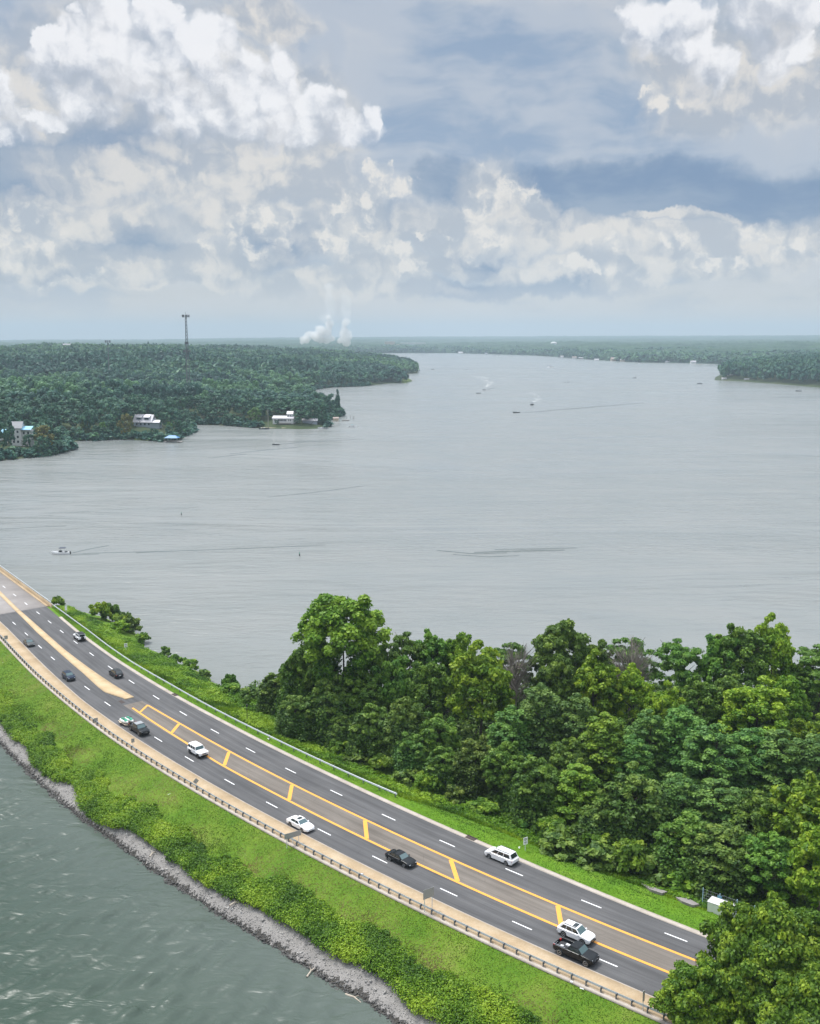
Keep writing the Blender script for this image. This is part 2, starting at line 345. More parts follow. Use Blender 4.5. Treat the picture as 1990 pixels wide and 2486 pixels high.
# ------------------------------------------------------------------ road frame: s metres along, d metres across
A0 = np.array([-101.43068581, 272.20286677]); U0 = np.array([0.65854833, -0.75253844]); N0 = np.array([0.75253844, 0.65854833])
PC = [9.05962793e-11, -5.31883261e-08, 1.20021210e-05, -4.76149609e-04, -1.07363873e-01, -3.46751016e-04]
def polyc(s):
    s = np.asarray(s, float); sc = np.clip(s, 0, 204); v = np.polyval(PC, sc); dv = np.polyval(np.polyder(PC), sc)
    return v + dv * (s - sc)
def RD(s, d):
    s = np.asarray(s, float); t = polyc(s) + d
    return A0 + np.multiply.outer(s, U0) + np.multiply.outer(t, N0) if s.ndim else A0 + s * U0 + t * N0
def SD(xy):
    q = np.asarray(xy, float) - A0; s = q @ U0; return s, q @ N0 - polyc(s)
def heading(s, d=0):
    v = RD(float(s) + .5, d) - RD(float(s) - .5, d); return math.atan2(v[1], v[0])
def W_near(s):   # offset of near asphalt edge
    return np.interp(s, [-40, 10, 28, 44, 60, 74, 100, 240], [-10.6, -11.0, -11.4, -11.9, -12.4, -12.9, -13.1, -13.15])
def W_rail(s): return np.interp(s, [-40, 20, 50, 75, 97, 240], [-13.7, -14.0, -14.8, -15.2, -15.6, -15.5])
def W_nd(s): return np.interp(s, [-60, 18, 42, 67, 91, 115, 240], [-8.2, -8.1, -8.5, -9.2, -9.8, -10.3, -10.3])
def W_far(s): return np.interp(s, [-60, -2, 12, 24, 49, 70, 105, 140, 178, 205, 240], [4.0, 3.8, 3.3, 3.0, 2.9, 3.1, 3.5, 3.5, 3.1, 2.4, 1.8])
def strip(name, s0, s1, dl, dr, z, mat, step=1.5, parent=None, nd=1, thick=0):
    ss = np.arange(s0, s1 + step, step); ss[-1] = s1
    L_ = dl(ss) if callable(dl) else np.full(len(ss), dl); R__ = dr(ss) if callable(dr) else np.full(len(ss), dr)
    cols = [RD(ss, L_ + (R__ - L_) * k / nd) for k in range(nd + 1)]
    V_ = np.concatenate([np.c_[c, np.full(len(ss), z)] for c in cols]); n = len(ss)
    F = [(k * n + i, k * n + i + 1, (k + 1) * n + i + 1, (k + 1) * n + i) for k in range(nd) for i in range(n - 1)]
    F = np.array(F)
    if thick:
        lo = V_.copy(); lo[:, 2] -= thick; b = len(V_); V_ = np.r_[V_, lo]
        side = [(i + 1, i, b + i, b + i + 1) for i in range(n - 1)] + [(nd * n + i, nd * n + i + 1, b + nd * n + i + 1, b + nd * n + i) for i in range(n - 1)]
        ends = []
        for k in range(nd): ends += [(k * n, (k + 1) * n, b + (k + 1) * n, b + k * n), ((k + 1) * n + n - 1, k * n + n - 1, b + k * n + n - 1, b + (k + 1) * n + n - 1)]
        F = np.r_[F, np.array(side), np.array(ends)]
    me = npmesh(name, V_, F); o = link(name, me, mat, parent)
    if nd >= 8:
        dd = np.concatenate([L_ + (R__ - L_) * k / nd for k in range(nd + 1)]); a_ = me.attributes.new('across', 'FLOAT', 'POINT'); a_.data.foreach_set('value', dd.astype(np.float32)); b_ = me.attributes.new('along', 'FLOAT', 'POINT'); b_.data.foreach_set('value', np.tile(ss, nd + 1).astype(np.float32))
    return o
S0, S1, SB = -140.0, 262.0, -5.0     # start on the bridge, end behind the near trees, bridge joint
WZ = -5.0                            # lake level
def wear(m, amt, patch):
    # tyre tracks, drips and seams that follow the lanes
    nt = m.node_tree; N = nt.nodes; L = nt.links; b = N['Principled BSDF']; src = b.inputs['Base Color'].links[0].from_socket
    A = N.new('ShaderNodeAttribute'); A.attribute_name = 'across'; B = N.new('ShaderNodeAttribute'); B.attribute_name = 'along'
    c = N.new('ShaderNodeCombineXYZ'); L.new(B.outputs['Fac'], c.inputs[0]); L.new(A.outputs['Fac'], c.inputs[1])
    v = N.new('ShaderNodeVectorMath'); v.operation = 'MULTIPLY'; L.new(c.outputs[0], v.inputs[0]); v.inputs[1].default_value = (.035, 1.1, 0)
    n = N.new('ShaderNodeTexNoise'); n.noise_dimensions = '2D'; n.inputs['Scale'].default_value = 1.0; n.inputs['Detail'].default_value = 6; n.inputs['Roughness'].default_value = .65; L.new(v.outputs[0], n.inputs[0])
    r = N.new('ShaderNodeMapRange'); L.new(n.outputs[0], r.inputs[0]); r.inputs[1].default_value = .3; r.inputs[2].default_value = .7; r.inputs[3].default_value = 1 - amt; r.inputs[4].default_value = 1 + amt
    v2 = N.new('ShaderNodeVectorMath'); v2.operation = 'MULTIPLY'; L.new(c.outputs[0], v2.inputs[0]); v2.inputs[1].default_value = (.12, .45, 0)
    q = N.new('ShaderNodeTexVoronoi'); q.voronoi_dimensions = '2D'; q.feature = 'DISTANCE_TO_EDGE'; q.inputs['Scale'].default_value = 1.0; L.new(v2.outputs[0], q.inputs[0])
    k = N.new('ShaderNodeMapRange'); L.new(q.outputs[0], k.inputs[0]); k.inputs[1].default_value = 0; k.inputs[2].default_value = .006; k.inputs[3].default_value = 1 - patch; k.inputs[4].default_value = 1
    mm = N.new('ShaderNodeMath'); mm.operation = 'MULTIPLY'; L.new(r.outputs[0], mm.inputs[0]); L.new(k.outputs[0], mm.inputs[1])
    s = N.new('ShaderNodeVectorMath'); s.operation = 'SCALE'; L.new(src, s.inputs[0]); L.new(mm.outputs[0], s.inputs['Scale']); L.new(s.outputs[0], b.inputs['Base Color'])
wear(M_['asphalt'], .24, .18); wear(M_['oldasphalt'], .20, .35)
# ------------------------------------------------------------------ shores
def px_curve(pts, z): return np.array([at(x, y, z) for x, y in pts])
water_edge = [(-160, 1672), (0, 1807), (52, 1861), (115, 1920), (174, 1972), (243, 2021), (295, 2056), (348, 2098), (400, 2136), (469, 2177), (521, 2216), (591, 2257), (653, 2293), (709, 2330), (762, 2362), (811, 2395), (860, 2417), (904, 2445), (949, 2480), (1100, 2570), (1300, 2690), (1550, 2830)]
rock_edge = [(-160, 1640), (21, 1767), (52, 1802), (139, 1885), (167, 1899), (222, 1958), (264, 1990), (330, 2025), (393, 2059), (410, 2077), (452, 2094), (487, 2132), (546, 2170), (591, 2188), (632, 2204), (709, 2257), (774, 2285), (843, 2326), (916, 2370), (973, 2403), (1026, 2447), (1099, 2480), (1250, 2560), (1450, 2680), (1700, 2830)]
tw = np.array([SD(p) for p in px_curve(water_edge, WZ)]); tr = np.array([SD(p) for p in px_curve(rock_edge, -3.4)])
far_edge = [(112, 1462), (175, 1484), (240, 1496), (300, 1520), (340, 1545), (350, 1570), (400, 1590), (440, 1615), (505, 1640), (520, 1668), (560, 1688), (640, 1692)]
tf = np.array([SD(p) for p in px_curve(far_edge, WZ)])
def back_shore(xy):    # beyond s ~ 110 the far shore runs away to the right
    return xy
FARPOLY = np.array([list(p) for p in px_curve(far_edge, WZ)] + [[-5, 221], [18, 224], [45, 222], [75, 220], [110, 214], [150, 208], [200, 200], [280, 190], [420, 150]])
def seg_dist(P, poly, closed=False):
    P = np.atleast_2d(P); best = np.full(len(P), 1e9); n = len(poly)
    for i in range(n if closed else n - 1):
        a = poly[i]; b = poly[(i + 1) % n]; ab = b - a; t = np.clip(((P - a) @ ab) / (ab @ ab), 0, 1)
        best = np.minimum(best, np.hypot(*(P - (a + t[:, None] * ab)).T))
    return best
def inside(P, poly):
    P = np.atleast_2d(P); x, y = P.T; r = np.zeros(len(P), bool); n = len(poly); j = n - 1
    for i in range(n):
        xi, yi = poly[i]; xj, yj = poly[j]
        c = ((yi > y) != (yj > y)) & (x < (xj - xi) * (y - yi) / (yj - yi + 1e-12) + xi); r ^= c; j = i
    return r
def hnoise(P, f, seed=0):
    """cheap smooth value noise in 2-D"""
    x = P[..., 0] * f + seed * 17.3; y = P[..., 1] * f + seed * 9.1; xi = np.floor(x).astype(int); yi = np.floor(y).astype(int); fx = x - xi; fy = y - yi
    def h(a, b):
        v = np.sin(a * 127.1 + b * 311.7 + seed * 74.7) * 43758.5453; return v - np.floor(v)
    u = fx * fx * (3 - 2 * fx); v = fy * fy * (3 - 2 * fy)
    return (h(xi, yi) * (1 - u) + h(xi + 1, yi) * u) * (1 - v) + (h(xi, yi + 1) * (1 - u) + h(xi + 1, yi + 1) * u) * v
def fbm(P, f, seed=0, o=4):
    s = 0; a = .5
    for k in range(o): s = s + a * hnoise(P, f * 2 ** k, seed + k); a *= .5
    return s
def ground_z(xy):
    xy = np.atleast_2d(np.asarray(xy, float)); s, d = SD(xy)
    dw = np.interp(s, tw[:, 0], tw[:, 1]); dr = np.interp(s, tr[:, 0], tr[:, 1]); wob = (fbm(xy, .5, 3) - .5)
    rail = W_rail(s) - .6
    near = np.where(d > rail, -.12, np.where(d > dr, -.12 + (d - rail) / (dr - rail) * (-3.4 + .12), np.where(d > dw, -3.4 + (d - dr) / (dw - dr) * (WZ + 3.4), WZ + (d - dw) * .45)))
    near = near + wob * np.clip((rail - d) / 4, 0, 1) * .45
    # lake side: falls gently to the shore
    de = seg_dist(xy, FARPOLY); ins = inside(xy, np.vstack([FARPOLY, [[420, -50], [-200, -50], [-400, 420]]]))
    sd = np.where(ins, de, -de)
    fz = np.where(d < 7, -.12, -.12 - np.clip((d - 7) / 9, 0, 1) * 2.9)
    fz = np.minimum(fz, WZ + np.where(sd > 0, np.minimum(sd * .45, 6), sd * .3)) + wob * np.clip((d - 6) / 5, 0, 1) * .6
    z = np.where(d < -5, near, fz)
    z = np.where(s < SB - 2, np.minimum(z, -.5 + (s - SB + 2) * .45 + wob), z)
    return z
# ground sheet of the causeway
gx = np.arange(-215, 300, .75); gy = np.arange(45, 330, .75); GX, GY = np.meshgrid(gx, gy); G = np.c_[GX.ravel(), GY.ravel()]
GZ = ground_z(G); gs, gd = SD(G)
nx, ny = len(gx), len(gy); idx = np.arange(nx * ny).reshape(ny, nx)
Fq = np.stack([idx[:-1, :-1], idx[:-1, 1:], idx[1:, 1:], idx[1:, :-1]], -1).reshape(-1, 4)
keep = (GZ[Fq].max(1) > WZ - 3) & (gs[Fq].max(1) > -45)
used, inv = np.unique(Fq[keep], return_inverse=True)
causeway = link('ground', npmesh('ground', np.c_[G[used], GZ[used]], inv.reshape(-1, 4), smooth=True), M_['soil']); tag(causeway, kind='structure')

# ------------------------------------------------------------------ road and its markings
road = strip('road', SB, S1, W_near, W_far, 0.0, M_['asphalt'], nd=12); tag(road, kind='structure')
deck = empty('road_bridge', (*RD(SB, 0), 0)); tag(deck, 'pale concrete bridge carrying the road off the left edge over the lake', 'bridge')
def under(o, p):
    o.parent = p; o.matrix_parent_inverse = Matrix.Translation(-Vector(p.location)) if not p.rotation_euler.z else p.matrix_basis.inverted(); return o
b1 = strip('deck', S0, SB, lambda s: W_rail(s) - .2, lambda s: W_far(s) + 1.2, .002, M_['concrete_deck'], thick=1.1); under(b1, deck)
# walkway on the near side, kerb with gutter on the far side
side = strip('sidewalk', SB, S1, lambda s: W_rail(s) - .45, lambda s: W_near(s) + .02, .10, M_['tan'], thick=.16, nd=2); tag(side, kind='structure')
edge = strip('kerb', SB, S1, lambda s: W_near(s), lambda s: W_near(s) + .28, .012, M_['kerb'], thick=.02); tag(edge, kind='structure')
kerb = strip('kerb', 8, S1, lambda s: W_far(s) - .1, lambda s: W_far(s) + .75, .06, M_['kerb'], thick=.12); tag(kerb, kind='structure')
ML = lambda s: np.interp(s, [-140, -28, -7, 18, 39, 57, 68, 72, 76, 78], [-3.4, -3.6, -4.5, -5.5, -5.9, -6.4, -7.1, -7.2, -6.2, -5.6])
MU = lambda s: np.interp(s, [-140, -30, -7, 17, 38, 55, 69, 80], [-2.2, -2.4, -3.4, -3.8, -4.15, -4.1, -3.95, -3.6])
med = strip('median_island', SB - .4, 79, lambda s: np.minimum(ML(s), MU(s) - .12 - 1.9 * np.clip((s - 76.5) / 2.5, 0, 1) * 0), MU, .13, M_['median'], thick=.15, step=.8, nd=2)
med.name = 'kerb'; tag(med, kind='structure')
dm = strip('median_kerb', S0, SB - .4, ML, MU, .13, M_['median'], thick=.13); under(dm, deck)
cen = strip('road', 82, S1, lambda s: np.full_like(s, -7.3), lambda s: np.full_like(s, -3.2), .004, M_['oldasphalt'], nd=8); tag(cen, kind='structure')
def quad_mark(mb, s0, s1, d0, d1, z, w):   # painted bar between two road points
    a = np.array([*RD(s0, d0)]); b = np.array([*RD(s1, d1)]); t = (b - a) / np.linalg.norm(b - a); nn = np.array([-t[1], t[0]]) * w / 2
    mb.add([(*(a - nn), z), (*(b - nn), z), (*(b + nn), z), (*(a + nn), z)], [(0, 1, 2, 3)])
mb = MB()
fd_s = np.array([0, 10.9, 21.7, 33, 44.9, 57.3, 69.5, 82, 94.1, 106.5, 118.8, 131, 143.3, 155.7, 167.9, 180.2, 192.6, 204.5, 217, 229, 241])
for s in fd_s: quad_mark(mb, s - 1.5, s + 1.5, 0, 0, .010, .17)
nd_s = np.array([-7, 6, 18, 31, 42, 54.5, 67, 79, 91, 103, 115, 128, 140, 153, 165, 178, 190, 202, 214.5, 227, 239])
for s in nd_s[1:]: quad_mark(mb, s - 1.5, s + 1.5, float(W_nd(s)), float(W_nd(s)), .010, .17)
white = mb.build('lane_markings', M_['white_line']); tag(white, kind='structure')
mb = MB()
for s, dd in ((-32, -8.2), (-20, -8.2), (-36, 0), (-24, 0), (-12, 0)):
    mb = MB(); quad_mark(mb, s - 1.5, s + 1.5, dd, dd, .012, .17); under(mb.build('lane_marking', M_['white_line']), deck)
ylo = strip('yellow_line', 84.5, S1, lambda s: np.interp(s, [84, 110, 120, 260], [-6.45, -7.0, -7.4, -7.45]) - .23, lambda s: np.interp(s, [84, 110, 120, 260], [-6.45, -7.0, -7.4, -7.45]) + .19, .012, M_['yellow_line']); tag(ylo, kind='structure')
yup = strip('yellow_line', 85.2, S1, lambda s: np.interp(s, [84, 100, 200], [-3.4, -3.1, -3.15]) - .19, lambda s: np.interp(s, [84, 100, 200], [-3.4, -3.1, -3.15]) + .21, .012, M_['yellow_line']); tag(yup, kind='structure')
BARS = [((340, 1729), (356, 1712)), ((417, 1779), (435, 1757)), ((545, 1858), (561, 1824)), ((699, 1943), (712, 1904)), ((888, 2037), (887, 1991)), ((1107, 2141), (1099, 2085)), ((1380, 2240), (1358, 2197))]
mb = MB()
for p, q in BARS:
    a = at(*p); b = at(*q); sa, da = SD(a); sb_, db = SD(b)
    quad_mark(mb, sa, sb_, float(np.interp(sa, [84, 110, 120, 260], [-6.45, -7.0, -7.4, -7.45])) + .19, -3.33, .015, .62 if sa > 90 else .45)
hatch = mb.build('yellow_hatching', M_['yellow_line']); tag(hatch, kind='structure')
# storm drain inlets in the far kerb
M_['drain'] = plain('dark_drain', (.05, .035, .03), .9)
for (px, py), lb in (((1140, 2037), 'dark storm drain in the far kerb ahead of the white minivan'), ((417, 1689), 'small dark storm drain in the far kerb by the long guardrail'), ((303, 1702), 'rusty drain at the tapering end of the median island')):
    s, d = SD(at(px, py)); d = (W_far(s) + .35) if py != 1702 else -6.75; p = RD(float(s), float(d)); m = MB(); h = heading(s)
    m.box(-.9, .9, -.38, .38, -.05, .075 if py != 1702 else .03); m.box(-1.0, 1.0, .38, .5, -.05, .16) if py != 1702 else None
    o = m.build('storm_drain', M_['drain'], bevel=.01); o.location = (*p, 0); o.rotation_euler.z = h; tag(o, lb, 'drain', 'storm drains')

# bridge sides: parapets with a rail on top
def parapet(parent, s0, s1, doff, face, nm):
    b = strip(nm, s0, s1, lambda s: doff(s) - .16, lambda s: doff(s) + .16, .95, M_['tan'], thick=1.2); under(b, parent)
    m = MB(); ss = np.arange(s0, s1, 2.0)
    for s in ss:
        p = RD(s, float(doff(s))); m.box(p[0] - .06, p[0] + .06, p[1] - .06, p[1] + .06, .95, 1.42)
    pts = [RD(s, float(doff(s))) for s in np.arange(s0, s1 + 1, 4.0)]
    for a, c in zip(pts, pts[1:]): m.tube((*a, 1.45), (*c, 1.45), .07, n=5)
    r = m.build('handrail', M_['steel']); under(r, parent)
parapet(deck, S0, SB + 2, lambda s: W_far(s) + 1.0, 1, 'parapet')
parapet(deck, S0, SB - 30, lambda s: W_rail(s) + .1, 1, 'parapet')
bs_ = strip('walkway', S0, SB, lambda s: W_far(s) + .0, lambda s: W_far(s) + .84, .12, M_['tan'], thick=.12); under(bs_, deck)
bs2 = strip('walkway', S0, SB, lambda s: W_rail(s) - .05, lambda s: W_near(s), .12, M_['tan'], thick=.12); under(bs2, deck)
for s in range(-135, -12, 16):
    for d in (-9, -.5): m = MB(); p = RD(float(s), d); m.tube((*p, -9), (*p, -1.0), .7, n=10); under(m.build('pier', M_['concrete_deck'], smooth=True), deck)

# guardrails: a rail with blocks and posts (each post a part; the 100 nearest single, the rest one mesh)
def guardrail(nm, s0, s1, doff, sign, label, pitch, top, single):
    e = empty(nm, (*RD(s0, float(doff(s0))), 0)); tag(e, label, 'guardrail')
    ss = np.arange(s0, s1, 1.9); prof = [(-.02, .0), (.05, .03), (.0, .08), (.0, .14), (.05, .19), (-.02, .22), (-.05, .11)]
    rings = []
    for s in list(ss) + [s1]:
        rings.append([(*RD(s, float(doff(s)) + sign * a), top - .3 + z * 1.35) for a, z in prof])
    m = MB(); m.loft(rings); r = m.build('rail', M_['steel'], smooth=True, sharp=50); under(r, e)
    pos = np.arange(s0 + .5, s1, pitch); rest = MB(); pmesh = None
    for i, s in enumerate(pos):
        p = RD(s, float(doff(s)) - sign * .16); h = heading(s); T = Matrix.Translation((*p, 0)) @ Matrix.Rotation(h, 4, 'Z'); q = sign * .0
        tgt = MB() if len(pos) - i <= single else rest
        if tgt is rest:
            rest.box(-.06, .06, -.17, .12, -.6, top - .02, T)
        else:
            if pmesh is None:
                a = MB(); a.box(-.06, .06, -.17, .0, -.7, top - .02); a.box(-.075, .075, .0, .12, top - .36, top)
                pmesh = a.build('post', M_['post'], bevel=.012); pm = pmesh.data; o = pmesh
            else: o = link('post', pm)
            o.matrix_world = T if sign > 0 else T @ Matrix.Rotation(math.pi, 4, 'Z'); o.parent = e; o.matrix_parent_inverse = Matrix.Translation(-Vector(e.location))
    if rest.v: o = rest.build('post', M_['post']); under(o, e); tag(o, kind='stuff')
    return e
lip = strip('kerb', SB, S1, lambda s: W_rail(s) - .95, lambda s: W_rail(s) - .45, .06, M_['kerb'], thick=.25); tag(lip, kind='structure')
g1 = guardrail('guardrail', -20, 236, lambda s: W_rail(s) - .28, 1, 'long grey guardrail of dark posts along the sidewalk above the rocky bank', 1.905, .74, 100)
W_fr = lambda s: np.interp(s, [-8, 28, 43, 59, 77, 98, 118, 143, 151], [5.2, 5.25, 4.9, 4.8, 5.2, 5.25, 5.5, 5.65, 5.8])
g2 = guardrail('guardrail', -6, 151.3, W_fr, -1, 'pale silver guardrail on the grass verge between the kerb and the lake', 3.81, .80, 100)

# ------------------------------------------------------------------ lake and far land
wm = npmesh('water', [(-25000, -3000, WZ), (25000, -3000, WZ), (25000, 25000, WZ), (-25000, 25000, WZ)], [(0, 1, 2, 3)])
tag(link('water', wm, M_['water']), kind='structure')
LANDA = [(-420, 1175), (-150, 1135), (0, 1118), (60, 1112), (120, 1106), (150, 1100), (176, 1092), (170, 1083), (160, 1074), (165, 1069), (230, 1070), (300, 1066), (350, 1068), (400, 1072), (440, 1066), (472, 1046),
         (462, 1038), (455, 1031), (540, 1032), (600, 1037), (640, 1040), (690, 1041), (740, 1042), (790, 1040), (796, 1031), (788, 1022), (829, 1010), (826, 1002), (800, 985), (750, 966), (744, 956), (744, 951),
         (770, 945), (800, 941), (880, 938), (950, 930), (972, 931), (988, 927), (982, 921), (960, 917), (975, 909), (1012, 906), (1015, 900), (1000, 893), (975, 884), (940, 872), (900, 864), (820, 860), (600, 858), (200, 858), (-400, 858)]
LANDB = [(2250, 972), (1990, 941), (1880, 932), (1800, 926), (1735, 923), (1738, 915), (1760, 905), (1850, 898), (1990, 893), (2250, 893)]
LA = px_curve(LANDA, WZ); LB = px_curve(LANDB, WZ)
M_['landgrass'] = ground_mat('shore_ground', [(.3, (.02, .035, .015)), (.5, (.04, .06, .022)), (.7, (.08, .085, .045))], .02, 6, .95, .3, .4)
def land_z(P, poly, hill=True):
    P = np.atleast_2d(P); d = seg_dist(P, poly, True); ins = inside(P, poly); s = np.where(ins, d, -d)
    z = WZ + np.clip(s, -20, 8) * .16 + np.clip(s - 8, 0, 60) * .055
    if hill:
        Y = P[:, 1]; near = 13 * np.exp(-((Y - 960) / 190) ** 2) * np.clip(s / 120, 0, 1); back = np.clip((Y - 1330) / 420, 0, 1) ** 1.2 * (11 + 17 * np.clip((-P[:, 0] - 130) / 500, 0, 1)) * np.clip(s / 150, 0, 1)
        h = (near + back) * (.45 + 1.1 * fbm(P, 1 / 300., 5, 3))
        z = z + h
    return z, s
def land_sheet(nm, poly, x0, x1, y0, y1, st):
    xs = np.arange(x0, x1, st); ys = np.arange(y0, y1, st); X, Y = np.meshgrid(xs, ys); P = np.c_[X.ravel(), Y.ravel()]
    z, s = land_z(P, poly); i = np.arange(P.shape[0]).reshape(len(ys), len(xs))
    F = np.stack([i[:-1, :-1], i[:-1, 1:], i[1:, 1:], i[1:, :-1]], -1).reshape(-1, 4); k = s[F].max(1) > -14
    u, inv = np.unique(F[k], return_inverse=True)
    tag(link(nm, npmesh(nm, np.c_[P[u], z[u]], inv.reshape(-1, 4), smooth=True), M_['landgrass']), kind='structure')
land_sheet('land', LA, -2600, 60, 560, 4600, 14)
land_sheet('land', LB, 440, 2400, 1450, 2900, 14)
# small bare islets/points that show a grass bank
# far shore and the wooded hills up to the horizon: a canopy sheet, bumpy at tree size
FARSH = [(-700, 852), (300, 855), (820, 858), (985, 857), (1045, 857), (1100, 857), (1200, 860), (1300, 863), (1360, 867), (1420, 872), (1500, 877), (1560, 880), (1640, 881), (1720, 883), (1800, 886), (1990, 889), (2300, 892), (2900, 896)]
fs_xy = px_curve(FARSH, WZ); fs_az = np.degrees(np.arctan2(fs_xy[:, 0], fs_xy[:, 1])); fs_r = np.hypot(*fs_xy.T)
def far_canopy(name, r_of_az, r_end, nr, naz, mat, a0=-33, a1=33, bump=10.0):
    azs = np.linspace(a0, a1, naz); t = np.linspace(0, 1, nr); r0 = r_of_az(azs)
    RR = r0[None, :] * (r_end / r0[None, :]) ** t[:, None]; AZ = np.radians(np.broadcast_to(azs, RR.shape))
    X = RR * np.sin(AZ); Y = RR * np.cos(AZ); P = np.c_[X.ravel(), Y.ravel()]; RRf = RR.ravel(); r0f = np.broadcast_to(r0, RR.shape).ravel()
    inland = RRf - r0f
    el_top = np.interp(np.degrees(AZ).ravel(), [-25, -14, -8, -4, 0, 10, 25], [-.22, -.20, -.10, -.08, -.04, .0, .03])   # the horizon line of the hills
    zc = CAMH + RRf * np.tan(np.radians(el_top))
    base = WZ + 13 + 5 * np.clip(inland / 300, 0, 1)
    w = np.clip((RRf - r0f * 1.25) / (15000 - r0f * 1.25), 0, 1)
    ridge = fbm(P, 1 / 2600., 11, 4) - .47
    z = base + (zc - base) * w ** 1.15 + ridge * np.clip(inland / 1500, 0, 1) * (60 - 46 * w)
    z = np.minimum(z, zc + (fbm(P, 1 / 900., 21, 3) - .5) * 14)
    cell = np.maximum(12, RRf * .004)
    b1 = hnoise(P, 1 / 15., 31) * np.clip(8000 / RRf, .3, 1) * bump + (hnoise(P, 1 / 60., 32) - .5) * 14 + (hnoise(P, 1 / 170., 34) - .5) * 16
    z = z + b1 + (fbm(P, 1 / 300., 33, 2) - .5) * 8
    z[:naz] = WZ - 1.0; z[naz:2 * naz] = WZ + 7 + hnoise(P[naz:2 * naz], 1 / 25., 40) * 7
    i = np.arange(nr * naz).reshape(nr, naz); F = np.stack([i[:-1, :-1], i[:-1, 1:], i[1:, 1:], i[1:, :-1]], -1).reshape(-1, 4)
    me = npmesh(name, np.c_[P, z], F, smooth=False); return link(name, me, mat)
M_['farwoods'] = ground_mat('far_woods', [(.3, (.006, .026, .018)), (.5, (.020, .055, .030)), (.7, (.055, .11, .045))], .008, 8, .9, .06, .5)
hills = far_canopy('hills', lambda a: np.interp(a, fs_az, fs_r), 21000, 620, 1300, M_['farwoods']); tag(hills, kind='structure')

# wind waves of the near bay as real relief, resting on the lake sheet
bx = np.arange(-150, 62, .55); by = np.arange(84, 262, .55); BX_, BY_ = np.meshgrid(bx, by); BP = np.c_[BX_.ravel(), BY_.ravel()]; bs0, bd0 = SD(BP)
wd = at(368, 2396, WZ) - at(299, 2449, WZ); wth = math.atan2(wd[1], wd[0]); hgt_ = np.zeros(len(BP))
warp = (fbm(BP, .045, 81, 3) - .45) * 9
for k_, (dth, lam, am) in enumerate(((0, 2.7, .085), (.22, 3.6, .075), (-.25, 1.9, .05), (.5, 5.2, .06), (-.55, 2.3, .035), (1.2, 1.6, .02))):
    th = wth + dth - .25 * np.clip((BP[:, 1] - 130) / 120, 0, 1); nx_ = -np.sin(th); ny_ = np.cos(th); ph = (BP[:, 0] * nx_ + BP[:, 1] * ny_) * (2 * math.pi / lam) + warp * (.35 + .15 * k_) + (hnoise(BP, .11, 90 + k_)) * 4
    hgt_ += 2.3 * am * (.5 + .5 * np.cos(ph)) ** 1.5 * (.35 + 1.2 * hnoise(BP, .09, 95 + k_))
fade = np.clip((dw_b := np.interp(bs0, tw[:, 0], tw[:, 1]) - bd0) / 5, 0, 1) * np.clip((BP[:, 0] + 150) / 10, 0, 1) * np.clip((262 - BP[:, 1]) / 15, 0, 1) * np.clip((BP[:, 1] - 84) / 2, 0, 1)
bi = np.arange(len(BP)).reshape(len(by), len(bx)); bF = np.stack([bi[:-1, :-1], bi[:-1, 1:], bi[1:, 1:], bi[1:, :-1]], -1).reshape(-1, 4); bk = dw_b[bF].min(1) > -3
bu, binv = np.unique(bF[bk], return_inverse=True)
tag(link('water', npmesh('water', np.c_[BP[bu], WZ + .006 + hgt_[bu] * fade[bu]], binv.reshape(-1, 4), smooth=True), M_['water']), kind='structure')

# ------------------------------------------------------------------ foliage
def rand_dirs(n, rg, up=.0):
    v = rg.normal(size=(n, 3)); v[:, 2] += up; return v / np.linalg.norm(v, axis=1)[:, None]
def leaf_quads(c, nrm, size, rg, aspect=.62):
    """rhombic leaf sprays at centres c facing nrm"""
    n = len(c); t = rg.normal(size=(n, 3)); t -= (t * nrm).sum(1)[:, None] * nrm; t /= np.linalg.norm(t, axis=1)[:, None] + 1e-9
    b = np.cross(nrm, t); size = np.broadcast_to(size, (n,))[:, None]
    v = np.stack([c - t * size, c - b * size * aspect + nrm * size * .12, c + t * size, c + b * size * aspect - nrm * size * .1], 1)
    return v.reshape(-1, 3)
def puff_leaves(pc, pr, per, size, rg, flat=.75, tint0=None, tint_var=.12, up=.35, rnd=.6, shell=(.25, 1.25), droop=0.0):
    """leaves on the shells of puffs: pc centres, pr radii"""
    n = len(pc); d = rand_dirs(n * per, rg, .45); rad = rg.uniform(*shell, n * per) ** .6; k = np.repeat(np.arange(n), per)
    sc = np.array([1, 1, flat]); c = pc[k] + d * sc * (pr[k] * rad)[:, None]
    nr = d + rg.normal(size=d.shape) * rnd; nr[:, 2] += up; nr /= np.linalg.norm(nr, axis=1)[:, None]
    if droop: c[:, 2] -= droop * np.abs(rg.normal(size=len(c))) * pr[k]
    t0 = rg.uniform(.3, .7, n) if tint0 is None else tint0
    # leaves further out on a puff are a little lighter than inner ones
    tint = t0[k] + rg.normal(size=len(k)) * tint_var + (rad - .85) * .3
    return leaf_quads(c, nr, size * rg.uniform(.7, 1.3, len(c)), rg), np.repeat(tint, 4)
def crown_mesh(name, V_, T):
    return npmesh(name, V_, np.arange(len(V_)).reshape(-1, 4), T)
def dome_puffs(rg, n, rx, rz, z0, lo=-.35, jitter=.16, pr=(.16, .26)):
    """puff centres over a dome, crown radius rx, half height rz, centre height z0"""
    d = rand_dirs(n * 3, rg, .3); d = d[d[:, 2] > lo][:n]; lob = 1 + .22 * np.sin(d[:, 0] * 5 + rg.uniform(0, 6)) * np.cos(d[:, 1] * 4 + rg.uniform(0, 6)) + rg.normal(size=len(d)) * jitter * .6
    c = d * np.array([rx, rx, rz]) * (lob * rg.uniform(.74, 1.0, len(d)))[:, None]; c[:, 2] += z0
    return c, rg.uniform(*pr, len(d)) * rx
